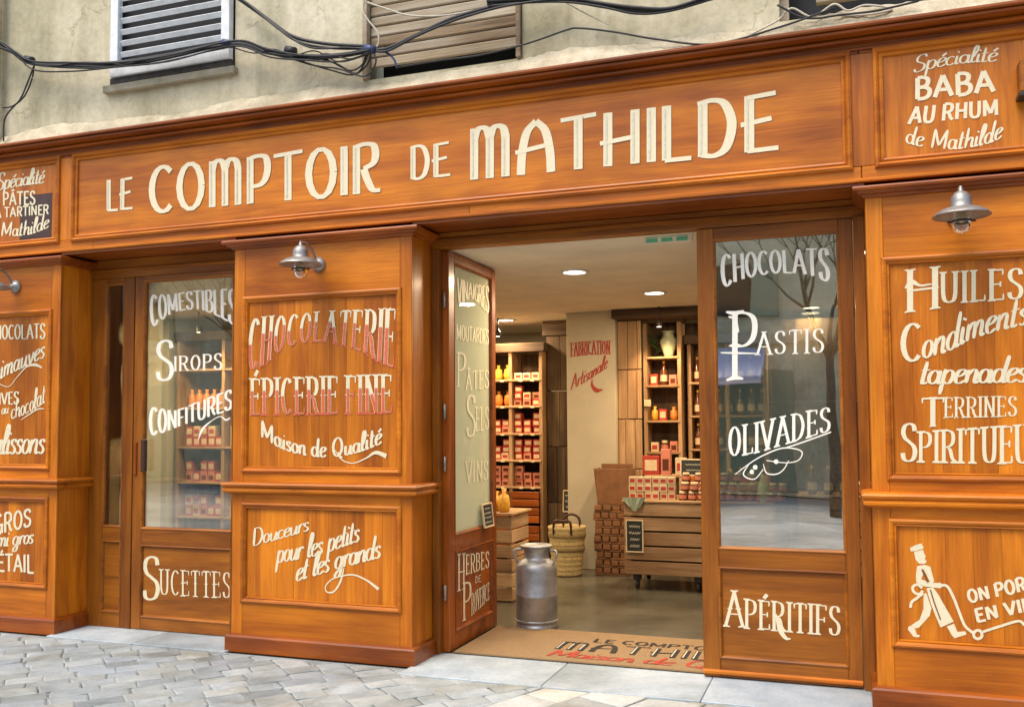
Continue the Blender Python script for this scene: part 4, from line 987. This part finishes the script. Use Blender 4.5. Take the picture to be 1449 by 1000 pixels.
# slatted crate counter on castors
def slat_counter(lab, x0, x1, y0, y1, z0, z1, n, name='display_counter'):
    t = thing(name, ((x0+x1)/2, y0, 0), lab, 'counter'); h = (z1-z0)/n
    for i in range(n):
        bx(x0, x1, y0, y0+.018, z0+i*h+.010, z0+(i+1)*h-.006, b=.004).build('slat', M['rawX'], t)
        bx(x0, x0+.018, y0+.019, y1, z0+i*h+.010, z0+(i+1)*h-.006, b=.004).build('slat', M['rawY'], t)
    for x in (x0+.02, x1-.06):
        for y in (y0+.019, y1-.05): bx(x, x+.04, y, y+.04, z0, z1-.002).build('post', M['rawZ'], t)
    bx(x0-.015, x1+.015, y0-.02, y1, z1, z1+.022, b=.005).build('counter_top', M['rawX'], t)
    bx(x0+.06, x1-.06, y0+.06, y1-.02, z0+.02, z0+.04).build('bottom_board', M['oldX'], t)
    bx(x0+.07, x1-.07, y0+.10, y0+.12, z0+.05, z1-.03, b=0).build('inner_board', M['oldX'], t)
    for x in (x0+.10, (x0+x1)/2, x1-.10):
        for y in (y0+.09, y1-.09):
            c = MB().lathe([(0, -.018), (.038, -.016), (.045, -.01), (.045, .01), (.038, .016), (0, .018)], (0, 0, 0), 14)
            c.v = [(v[2]+x, v[0]+y, v[1]+.052) for v in c.v]; w = c.build('castor', M['iron'], t)
            bx(x-.035, x+.035, y-.03, y+.03, .092, z0+.02).build('castor_fork', M['iron'], w)
    return t
slat_counter('pale slatted crate counter on castors seen through the open door', -1.93, -.62, 3.05, 3.75, .14, .80, 5)
slat_counter('second slatted crate counter behind the right window', -.42, .5, 3.5, 4.0, .14, .84, 6)
CT = .823
for i in range(6):
    for l in range(3): place('cream', .066, .075, .068, -1.86+i*.072+random.uniform(-.003, .003), 3.14+random.uniform(-.008, .008), CT+l*.0695, 'cream and red carton, %s row, %s from the left in the counter block' % (LAY[l], ORD[i]), 'cartons on the crate counter', 0)
for i in range(11):
    for l in range(2): place('jar', .078, .078, .082, -1.40+i*.085+.02*l, 3.12+random.uniform(-.01, .01), CT+l*.083, 'dark jar, %s from the left in the %s front row on the counter' % (ORD[i], ['bottom', 'upper'][l]), 'jars on the crate counter')
for i in range(8): place('jar', .085, .085, .10, -1.40+i*.10, 3.27, CT, 'dark jar, %s from the left in the back row on the counter' % ORD[i], 'jars on the crate counter')
st_ = thing('display_stand', (-1.62, 3.4, CT), 'small wooden riser on the counter carrying boxes of chocolates', 'stand')
bx(-1.80, -1.42, 3.36, 3.60, CT+.19, CT+.21).build('shelf', M['rawX'], st_)
for x in (-1.79, -1.45): bx(x, x+.02, 3.38, 3.58, CT+.0005, CT+.189).build('leg', M['rawZ'], st_)
for i, (k, w, h) in enumerate((('tin', .16, .18), ('pink', .09, .24), ('cream', .10, .16))): place(k, w, .08, h, -1.74+i*.14, 3.42, CT+.211, ['wide red box with cream window', 'tall pink carton', 'cream carton'][i]+' on the riser above the counter', 'boxes on the riser')
for i in range(5): place('orange', .07, .07, .13, -1.46+i*.07, 3.52+.02*(i % 2), CT+.211 if i < 1 else CT+.10, 'orange sweet bag behind the jars, %s from the left on the counter' % ORD[i], 'bags on the counter')
for i in range(4): place('bottle', .07, .07, .28, -1.02+i*.10, 3.45, CT, 'bottle %s from the left at the right end of the slatted counter' % ORD[i], 'bottles on the counter')
for i in range(3): place('bottle', .08, .08, .26, -.30+i*.14, 3.62, .863, 'bottle %s from the left on the second counter behind the window' % ORD[i], 'bottles on the second counter')
for i in range(2): place('jar', .10, .10, .12, .1+i*.14, 3.60, .863, 'jar %s from the left on the second counter behind the window' % ORD[i], 'jars on the second counter')
for i in range(9):
    kk = ('pink', 'tin', 'cream', 'orange', 'bottle', 'jar', 'tin', 'gold', 'pink')[i]
    place(kk, .08, .08, (.17, .13, .2, .18, .27, .13, .19, .16, .22)[i], -1.30+i*.075, 3.40+.03*(i % 2), CT, '%s %s, %s from the left in the mixed back row on the counter' % (COLW.get(kk, 'dark'), GN[kk][1], ORD[i]), 'mixed goods at the back of the counter', random.uniform(-.3, .3))
for i in range(6): place('jar', .07, .07, .08, -1.38+i*.115, 3.19, CT+.1665, 'dark jar, %s from the left on top of the front jars' % ORD[i], 'jars on the crate counter')
hng = thing('wreath', (-1.1, 4.46, 2.45), 'dried herb bunch hanging at the end of the bottle shelves', 'herb bunch'); hm = MB()
for k in range(60): a_ = random.uniform(0, 6.28); q_ = random.uniform(.01, .09); hm.obox((-1.1+q_*math.cos(a_), 4.46+q_*math.sin(a_)*.5, 2.42-random.uniform(0, .3)), (.02*math.cos(a_), .02*math.sin(a_), -.02), (-.008*math.sin(a_), .008*math.cos(a_), 0), (0, 0, .001), 0)
hm.build('herbs', M['green'], hng)
wbt = thing('bottle', (-.70, 3.03, .79), 'pale flowered bottle standing behind the lettered right window', 'bottle')
MB().lathe([(0, 0), (.042, 0), (.045, .01), (.045, .13), (.018, .19), (.016, .24), (0, .24)], (-.70, 3.12, .823), 16).build('body', M['ceram'], wbt)
def slate(lab, c, w, h, ax, tilt=0, lines=3, name='slate_sign'):
    """framed slate facing out of the shop; ax 'y' faces -Y, 'x' faces +X"""
    t = thing(name, c, lab, 'slate sign', 'small framed slates')
    def xf(v):
        u, d, z = v
        z2 = z; d2 = d+z*tilt
        return (c[0]+u, c[1]+d2, c[2]+z2) if ax == 'y' else (c[0]-d2, c[1]+u, c[2]+z2)
    def put(mb, nm, mt, par=None): mb.v = [xf(v) for v in mb.v]; return mb.build(nm, mt, par or t)
    put(bx(-w/2, w/2, 0, .006, 0, h, b=0), 'board', M['slate'])
    for a in ((-w/2-.012, -w/2, 0, h), (w/2, w/2+.012, 0, h), (-w/2-.012, w/2+.012, h+.0005, h+.0125), (-w/2-.012, w/2+.012, -.0125, -.0005)):
        put(bx(a[0], a[1], -.006, .008, a[2], a[3], b=.002), 'frame', M['tinc'])
    for i in range(lines):
        zz = h*(1-(i+.8)/(lines+.6)); n_ = 14; vs = []
        ww = w*random.uniform(.55, .8); x0 = -ww/2
        ps = [(x0+ww*k/n_, zz+h*.045*math.sin(k*2.3+i)+random.uniform(-.01, .01)*h) for k in range(n_+1)]
        mb = MB()
        for k, p in enumerate(ps): vs += [(p[0], -.0012, p[1]+h*.014), (p[0], -.0012, p[1]-h*.014)]
        mb.add(vs, [(2*k, 2*k+1, 2*k+3, 2*k+2) for k in range(n_)]); put(mb, 'chalk_line', M['faint'])
    return t
slate('framed slate hung on the left end of the slatted counter', (-1.83, 3.036, .36), .14, .27, 'y', lines=4)
slate('wide framed slate standing on the counter by the right leaf', (-1.33, 3.30, 1.045), .22, .13, 'y', tilt=.15, lines=2)
slate('framed slate leaning on the dark planks behind the basket', (-2.93, 4.69, .55), .12, .22, 'y', tilt=.1, lines=3)
slate('framed slate propped inside the open door glass', (-2.478, 1.04, .775), .17, .15, 'x', tilt=.12, lines=4)
ck = MB(); vs = []; nx_, nz_ = 12, 8
for j in range(nz_+1):
    for i in range(nx_+1):
        u = i/nx_; v = j/nz_; w = .22*(1-v*.55)
        vs.append((-1.83+(u-.5)*w+v*.01, 3.024-.012*math.sin(u*17+v*3)-.01-.004*v, .846-.13*v*(1-.35*abs(u-.5)*2)))
ck.add(vs, [(j*(nx_+1)+i, j*(nx_+1)+i+1, (j+1)*(nx_+1)+i+1, (j+1)*(nx_+1)+i) for j in range(nz_) for i in range(nx_)], True)
ck.build('cloth', M['cloth'], None, label='grey green cloth hanging over the counter corner above the slate', category='cloth', at=(-1.83, 3.02, .84))
# stack of trays with open carton
random.seed(11)
zz = .005
for i in range(9):
    h = .078; w = .17+random.uniform(-.01, .012); ox = random.uniform(-.018, .018)
    t = thing('cardboard_tray', (-2.24+ox, 3.95, zz), 'brown cardboard tray %s in the stack under the open carton' % ['at the foot', 'second from the floor', 'third from the floor', 'fourth from the floor', 'fifth, in the middle', 'fourth from the top', 'third from the top', 'second from the top', 'topmost'][i], 'tray', 'stack of brown trays')
    a, b = -2.24+ox-w, -2.24+ox+w
    bx(a, b, 3.80, 4.10, zz, zz+.02, b=.004).build('base', M['kraft'], t)
    n_ = 4
    for k in range(n_): bx(a+k*(b-a)/n_+.006, a+(k+1)*(b-a)/n_-.006, 3.795+random.uniform(-.012, .008), 3.83, zz+.021, zz+h-.004, b=.006).build('divider', M['kraft'], t)
    bx(a, a+.02, 3.83, 4.10, zz+.02, zz+h-.004).build('side', M['kraft'], t); bx(b-.02, b, 3.83, 4.10, zz+.02, zz+h-.004).build('side', M['kraft'], t)
    zz += h
t = thing('cardboard_box', (-2.2, 3.9, zz), 'open brown cardboard box on top of the tray stack by the pier', 'box')
def leanbox(nm, x0, x1, y0, y1, z0, z1, sk=0):
    mb = bx(x0, x1, y0, y1, z0, z1, b=.003); mb.v = [(v[0]+(v[2]-zz)*sk, v[1], v[2]) for v in mb.v]; mb.build(nm, M['kraft'], t)
leanbox('front', -2.37, -2.04, 3.80, 3.812, zz+.01, zz+.36, -.06); leanbox('back', -2.37, -2.04, 4.06, 4.072, zz+.01, zz+.40, -.06)
leanbox('side', -2.37, -2.358, 3.813, 4.06, zz+.01, zz+.36, -.12); leanbox('side', -2.05, -2.04, 3.813, 4.06, zz+.01, zz+.36, .02); leanbox('base', -2.37, -2.04, 3.80, 4.06, zz+.001, zz+.009)
# palm basket
bk = thing('basket', (-2.67, 3.72, 0), 'tall woven straw basket with brown leather handles by the white pier', 'basket')
pr = [(0, .005), (.13, .005)]
for i in range(27): z = .01+i*.0175; pr.append((.145+.045*(z/.48)+.005*math.sin(i*2.2), z))
pr += [(.195, .49), (.187, .495), (.176, .47), (.13, .03)]
MB().lathe(pr, (-2.67, 3.72, 0), 30).build('body', M['basket'], bk)
MB().lathe([(.182, .38), (.192, .39), (.192, .43), (.186, .44)], (-2.67, 3.72, 0), 30).build('woven_band', M['basketd'], bk)
MB().lathe([(.172, .25), (.181, .26), (.181, .29), (.176, .30)], (-2.67, 3.72, 0), 30).build('woven_band', M['basketd'], bk)
for s_ in (-1, 1):
    MB().tube([(-2.67-.09, 3.72+s_*.16, .42), (-2.67-.08, 3.72+s_*.17, .55), (-2.67, 3.72+s_*.17, .575+.02*s_), (-2.67+.08, 3.72+s_*.17, .55), (-2.67+.09, 3.72+s_*.16, .42)], .013, 8, 5).build('handle', M['leather'], bk)
# crates just inside the open leaf
for i in range(3):
    z = .006+i*.245
    t = thing('crate', (-2.90, 2.3, z), 'pale slatted fruit crate behind the open door, %s of the stack' % ['lowest', 'middle', 'topmost'][i], 'crate', 'fruit crates behind the open door')
    x0, x1, y0, y1 = -3.35, -2.70, 2.15, 2.60
    for k in range(2):
        bx(x0, x1, y0, y0+.012, z+.01+k*.118, z+.115+k*.118, b=.003).build('slat', M['rawX'], t)
        bx(x1-.012, x1, y0+.013, y1, z+.01+k*.118, z+.115+k*.118, b=.003).build('slat', M['rawY'], t)
    bx(x0, x1-.013, y0+.013, y1, z, z+.008, b=0).build('base', M['rawX'], t)
    bx(x1-.05, x1-.014, y0+.014, y0+.05, z+.009, z+.235).build('corner_post', M['rawZ'], t)
bx(-3.4, -2.68, 2.12, 2.63, .742, .76).build('board', M['rawX'], None, label='pale board lying on top of the fruit crates', category='board', at=(-2.9, 2.3, .742))
for i in range(3): place('gold', .11, .11, .20-.03*i, -2.80-.11*i, 2.24+.1*(i % 2), .761, ['yellow wrapped bag at the edge of the crate stack by the open door', 'middle yellow wrapped bag on the crate stack', 'yellow wrapped bag farthest in on the crate stack'][i], 'yellow bags on the crates')
# milk can
mc = thing('milk_can', (-2.205, 1.30, 0), 'grey metal milk churn with two handles standing at the shop entrance', 'milk can')
MX, MY = -2.205, 1.31
MB().lathe([(0, .004), (.150, .004), (.158, .010), (.158, .030), (.150, .036), (.152, .055), (.155, .06), (.155, .235), (.158, .24), (.158, .25), (.155, .255), (.155, .425), (.152, .455), (.138, .480), (.115, .500), (.098, .512), (.093, .522), (.092, .570), (.100, .582), (.102, .592), (.094, .598), (.092, .592)], (MX, MY, 0), 44).build('body', M['steel'], mc)
MB().lathe([(0, .560), (.088, .560), (.089, .588), (.100, .594), (.118, .596), (.122, .606), (.118, .613), (.104, .616), (.098, .606), (.08, .600), (0, .598)], (MX, MY, 0), 40).build('lid', M['steel'], mc)
MB().lathe([(.156, .055), (.161, .058), (.161, .068), (.156, .071)], (MX, MY, 0), 40).build('hoop', M['steel'], mc)
for s_ in (-1, 1):
    MB().tube([(MX+s_*.135, MY-.02, .47), (MX+s_*.150, MY-.03, .50), (MX+s_*.168, MY-.03, .545), (MX+s_*.155, MY-.02, .575), (MX+s_*.105, MY-.01, .575)], .009, 8, 6).build('handle', M['steel'], mc)
# door mat
mt_ = thing('door_mat', (-1.66, .8, .004), 'sand coloured coir entrance mat lettered in black and red', 'mat')
bx(-2.47, .04, .358, 1.20, .0075, .022, b=.004).build('coir', M['coil'], mt_)
MZ = ZP(.022); MZ.px = lambda x, y: np.array([float(x), float(y)])
text('LE COMPTOIR DE', 'caps', [(-1.66, .885), (-.55, .885)], [(-1.66, .985), (-.55, .985)], MZ, mt_, mat='ink')
text('MATHILDE', 'deco', [(-1.86, .62), (-.48, .62)], [(-1.86, .84), (-.48, .84)], MZ, mt_, mat='ink')
text('Maison de Qualité', 'script', [(-1.86, .43), (-.40, .43)], [(-1.86, .60), (-.40, .60)], MZ, mt_, mat='inkr')
# shelving seen through the left door
shelf_unit('tall orange-lit shelves of sweets seen through the left door', -6.90, -5.70, 3.0, .35, [.55, .92, 1.30, 1.72, 2.14], 2.45, (-6.88, -6.29, -5.72), back=True)
for r, z in enumerate((.55, .92, 1.30, 1.72)):
    for b_, (xa, xb) in enumerate(((-6.83, -6.33), (-6.25, -5.77))):
        k = [['tin', 'pink'], ['tin', 'tin'], ['tin', 'cream'], ['orange', 'orange']][r][b_]
        for i in range(5):
            for l in range(2 if k != 'orange' else 1):
                if l and random.random() < .25: continue
                k0 = k
                if k != 'orange' and random.random() < .35: k0 = random.choice(('tin', 'pink', 'cream'))
                place(k0, .088, .09, .11 if k != 'orange' else .2, xa+.05+i*.097, 3.12, z+.001+l*.1115, '%s %s, %s shelf, %s bay, behind left door, %s column, %s' % (COLW[k0], GN[k0][1], ['lowest', 'second', 'third', 'fourth'][r], ('left', 'right')[b_], ORD[i], ['below', 'above'][l]), 'goods on the shelves behind the left door')
shelf_unit('dim shelves farther inside behind the left door', -5.6, -4.3, 4.4, .3, [.6, 1.0, 1.4, 1.8], 2.3, (-5.58, -4.95, -4.32))
for r, z in enumerate((.6, 1.0, 1.4, 1.8)):
    for i in range(9): place(['jar', 'tin', 'jar', 'pink'][r], .1, .1, .16, -5.5+i*.135, 4.5, z+.001, '%s, %s shelf of the dim unit behind the left door, %s from left' % (['dark jar', 'red tin', 'dark jar', 'pink carton'][r], ['lowest', 'second', 'third', 'top'][r], ORD[i]), 'goods on the dim shelves')
# ---------------------------------------------------------------- wall lamps
def wall_lamp(x, lab):
    t = thing('wall_lamp', (x, 0, 2.60), lab, 'wall lamp', 'galvanised wall lamps on the pilasters'); y = -.225; zc = 2.565
    rs = MB().lathe([(0, -.002), (.048, -.002), (.050, .012), (.030, .022), (.018, .045), (0, .047)], (0, 0, 0), 20); rs.v = [(v[0]+x+.0, -v[2], v[1]+2.585) for v in rs.v]; rs.build('wall_rosette', M['metal'], t)
    MB().tube([(x, -.03, 2.585), (x, -.06, 2.635), (x, -.10, 2.675), (x, -.16, 2.698), (x, y, 2.690)], .0085, 8, 5).build('arm', M['metal'], t)
    MB().lathe([(.006, .145), (.010, .132), (.012, .118), (.028, .112), (.046, .090), (.050, .062), (.050, .035), (.054, .032)], (x, y, zc-.01), 24).build('dome', M['metal'], t)
    MB().lathe([(.045, .030), (.072, .024), (.102, .012), (.126, -.004), (.136, -.016), (.138, -.020), (.126, -.010), (.10, .004), (.07, .016), (.045, .020)], (x, y, zc), 36).build('shade', M['metal'], t)
    MB().lathe([(.042, .01), (.047, -.02), (.047, -.072), (.036, -.100), (.001, -.108)], (x, y, zc), 20).build('glass_globe', M['jar'], t)
    MB().lathe([(.0475, -.040), (.0530, -.043), (.0530, -.050), (.0475, -.053)], (x, y, zc), 20).build('guard_ring', M['iron'], t)
    MB().lathe([(0, .0), (.014, -.002), (.018, -.03), (.012, -.05), (0, -.055)], (x, y, zc), 12).build('lamp_bulb', M['tinc'], t)
    for s_ in (-1, 1): MB().tube([(x+s_*.052, y, zc-.046), (x+s_*.066, y, zc-.046)], .005, 6, 1).build('thumb_screw', M['iron'], t)
wall_lamp(-3.285, 'galvanised wall lamp above the Chocolaterie panel between the doors')
wall_lamp(.578, 'galvanised wall lamp above the Huiles panel on the right pilaster')
wall_lamp(-5.935, 'galvanised wall lamp cut by the left edge of the picture')
br = thing('bracket', (.92, 0, 3.25), 'dark brown bracket box fixed to the fascia at the right edge', 'bracket')
bx(.885, 1.10, -.10, .0005, 3.19, 3.36, b=.006).build('box', M['brX'], br); bx(.875, 1.10, -.11, .0, 3.165, 3.188, b=.004).build('foot_plate', M['iron'], br)
# ---------------------------------------------------------------- cables on the rendered wall
def cable(pts, r, y, lab, mat='black', name='cable'):
    pl = YP(y); q = []
    for i, p in enumerate(pts):
        a = pl.px(p[0], p[1]); q.append((a[0], y+(p[2] if len(p) > 2 else 0)+random.uniform(-.006, .006), a[1]))
    return MB().tube(q, r, 7, 6).build(name, M[mat], None, label=lab, category='cable', group='cables strung along the rendered wall', at=q[0])
random.seed(5)
J = lambda P, d: [(x+random.uniform(-d, d)*.6, y+random.uniform(-d, d)) for x, y in P]
A = [(-30, 52), (0, 61), (20, 74), (45, 88), (100, 92), (165, 90), (240, 78), (332, 60), (380, 72), (430, 80), (480, 79), (522, 72)]
for i, (d, l, r_) in enumerate(((0, 'thickest black cable of the bundle crossing the louvred shutter', .017), (3, 'black cable running just under the thick one across the louvres', .010), (4, 'thin black cable twisted round the louvre bundle', .007), (5, 'thin black cable hanging lowest in the louvre bundle', .006), (4, 'thin black cable uppermost in the louvre bundle', .007))):
    cable([(x, y+(0, 4, 1, 6, -3)[i]) for x, y in J(A, d)], r_, -.075-.012*i, l)
B = [(318, -14), (350, 6), (380, 28), (415, 52), (460, 62), (522, 66)]
cable(B, .012, -.06, 'black cable sagging from the top between louvred and plank shutter')
cable(J([(x+4, y+5) for x, y in B], 2), .009, -.08, 'second black cable sagging beside the first from the top')
cable([(322, -14), (352, 7), (400, 46), (440, 68), (490, 68), (522, 70)], .006, -.09, 'thin black cable sagging just under the other two')
D = [(522, 70), (548, 70), (590, 50), (640, 27), (700, 9), (740, 2), (800, -6)]
cable(D, .013, -.07, 'thick black cable climbing across the plank shutter')
cable(J([(x, y+3) for x, y in D], 2), .008, -.09, 'thin black cable climbing beside the thick one on the planks')
E_ = [(690, 6), (740, 2), (800, 0), (850, 8), (900, 15), (950, 13), (1010, -6)]
cable(E_, .014, -.07, 'thick black cable along the top edge right of the plank shutter')
cable(J([(x, y-3) for x, y in E_], 2), .010, -.09, 'black cable touching the thick one at the top edge')
cable(J([(x, y+3) for x, y in E_], 2), .007, -.085, 'thin black cable under the thick one at the top edge')
cable([(560, 96), (620, 86), (680, 78), (745, 62), (800, 44), (820, 40), (870, 46), (930, 56), (1010, 63), (1100, 40), (1180, 12)], .006, -.05, 'single thin black cable running low on the wall towards the right window')
for i, (p, l) in enumerate((([(395, 74), (430, 88), (470, 100), (500, 106), (520, 92), (526, 72)], 'lowest loop of black cable left of the plank shutter'), ([(420, 78), (460, 84), (485, 96), (505, 104), (518, 86), (522, 70)], 'middle loop of black cable left of the plank shutter'), ([(440, 80), (475, 90), (495, 100), (512, 92), (520, 72)], 'innermost loop of black cable left of the plank shutter'), ([(380, 72), (440, 92), (480, 98), (515, 108), (532, 90), (528, 72)], 'long loose loop of black cable ending at the blue tape'))):
    cable(p, .0055, -.06-.01*i, l)
cable([(48, 92), (46, 112), (34, 136), (18, 150), (4, 153)], .006, -.05, 'black cable dropping left towards the pipe, outer curve')
cable([(48, 95), (38, 118), (28, 140), (14, 158), (6, 172), (5, 200)], .006, -.045, 'black cable dropping left down behind the pipe, inner curve')
cable([(516, -8), (514, 16), (522, 30), (534, 46), (535, 62), (528, 72)], .006, -.05, 'pale cable hanging down the left side of the plank shutter', 'cablew')
cable([(520, 4), (545, 12), (580, 22), (630, 22), (690, 12), (730, 4)], .006, -.065, 'pale cable sagging across the top of the plank shutter', 'cablew')
cable([(790, -4), (815, 12), (850, 30), (862, 36)], .004, -.04, 'thin pale wire dangling right of the plank shutter', 'cablew')
cable([(1060, 50), (1100, 30), (1120, 12), (1150, 24), (1180, 6), (1200, 16), (1225, 8), (1262, 12), (1240, 20), (1210, 22), (1180, 22)], .006, -.03, 'tangle of grey cable on the ledge of the right window', 'cablew')
cable([(1100, 8), (1140, 26), (1190, 22), (1240, 16), (1300, 2)], .006, -.05, 'thin black cable along the foot of the right window')
cable([(325, 66), (360, 76), (390, 70), (425, 86), (460, 76), (495, 84), (524, 74)], .0045, -.10, 'thin wavy black wire between the louvres and the plank shutter')
cable([(335, 60), (372, 68), (410, 80), (445, 72), (480, 88), (522, 78)], .0045, -.085, 'second thin wavy wire crossing the first left of the planks')
cable([(10, 68), (60, 94), (120, 88), (200, 92), (290, 74), (330, 66)], .0045, -.10, 'thin black wire weaving under the bundle below the louvres')
cable([(540, 70), (556, 82), (562, 96)], .008, -.06, 'short blue wrapped cable end hanging on the plank shutter', 'tape')
for x, y, l in ((524, 70, 'blue tape binding the cables beside the plank shutter'), (322, 62, 'blue tape on the cable at the right edge of the louvres'), (412, 72, 'dark tape round the cable bundle between the shutters'), (42, 85, 'dark clamp on the cable bundle near the pipe')):
    q = YP(-.08).px(x, y); MB().tube([(q[0]-.035, -.085, q[1]+.01), (q[0]+.035, -.085, q[1]-.012)], .027, 10, 1).build('tape_binding', M['tape'] if 'blue' in l else M['black'], None, label=l, category='cable tie', at=(q[0], -.085, q[1]))
# ---------------------------------------------------------------- across the street, seen in the panes
ob = thing('building', (-6, -15, 0), 'pale house across the street reflected in the door glass', 'building')
bx(-34, 24, -15.6, -15, 0, 6.2, b=0).build('wall', M['opp'], ob)
bx(-34, 24, -15.0, -14.8, 3.3, 3.5, b=.02).build('string_course', M['white'], ob)
bx(-34, 24, -15.7, -14.75, 6.201, 6.35, b=.02).build('cornice', M['white'], ob)
for x in range(-31, 22, 4):
    for z in (3.9,):
        w = bx(x, x+1.1, -14.995, -14.93, z, z+1.1, b=.01).build('window', M['dark'], ob)
        bx(x-.6, x-.02, -14.99, -14.92, z, z+1.1, b=.01).build('shutter', M['cloth'], w); bx(x+1.12, x+1.7, -14.99, -14.92, z, z+1.1, b=.01).build('shutter', M['cloth'], w)
    bx(x-.4, x+2.0, -14.995, -14.95, .1, 2.7, b=.01).build('shop_window', M['cloth'], ob)
aw = thing('awning', (-3, -13.5, 2.9), 'blue cloth awning across the street reflected in the right window', 'awning')
amb = MB(); amb.add([(-6.5, -14.79, 3.2), (-1.6, -14.79, 3.2), (-1.6, -12.9, 2.45), (-6.5, -12.9, 2.45), (-1.6, -12.9, 2.3), (-6.5, -12.9, 2.3), (-6.5, -14.79, 3.17), (-1.6, -14.79, 3.17)], [(0, 1, 2, 3), (3, 2, 4, 5), (5, 4, 7, 6), (0, 3, 5, 6), (1, 7, 4, 2)]); amb.build('cloth', M['awn'], aw)
for x in (-6.4, -1.7): MB().tube([(x, -12.95, 2.4), (x, -14.78, 2.6)], .02, 8, 1).build('arm', M['shutw'], aw)
def bare_tree(x, y, h, seed, lab):
    random.seed(seed); t = thing('tree', (x, y, 0), lab, 'tree', 'bare trees across the street'); tr = MB(); brm = MB()
    tr.tube([(x, y, -.05), (x+.03, y, h*.25), (x-.04, y+.02, h*.42)], [.11, .08, .06], 10, 4); tr.build('trunk', M['bark'], t)
    def grow(p, d, L, r, dep):
        pts = [p]; q = np.array(p)
        for k in range(3):
            d = d+np.array([random.uniform(-.22, .22), random.uniform(-.22, .22), random.uniform(-.05, .18)]); d /= np.linalg.norm(d); q = q+d*L/3; pts.append(q)
        brm.tube(pts, [r, r*.8, r*.62, r*.5], 5, 1)
        if dep:
            for k in range(3): grow(pts[random.choice((2, 3, 3))], d+np.array([random.uniform(-.8, .8), random.uniform(-.8, .8), random.uniform(-.2, .5)]), L*random.uniform(.6, .8), r*.55, dep-1)
    for k in range(5):
        a = k*1.257+random.uniform(-.3, .3); grow((x-.04, y+.02, h*.40), np.array([math.cos(a)*.7, math.sin(a)*.7, 1.0]), h*.24, .045, 4)
    brm.build('crown', M['bark'], t)
bare_tree(-.15, -10.5, 6.5, 3, 'bare plane tree reflected in the lettered right window')
bare_tree(-11.5, -10.5, 6.5, 9, 'bare plane tree reflected in the left door glass')
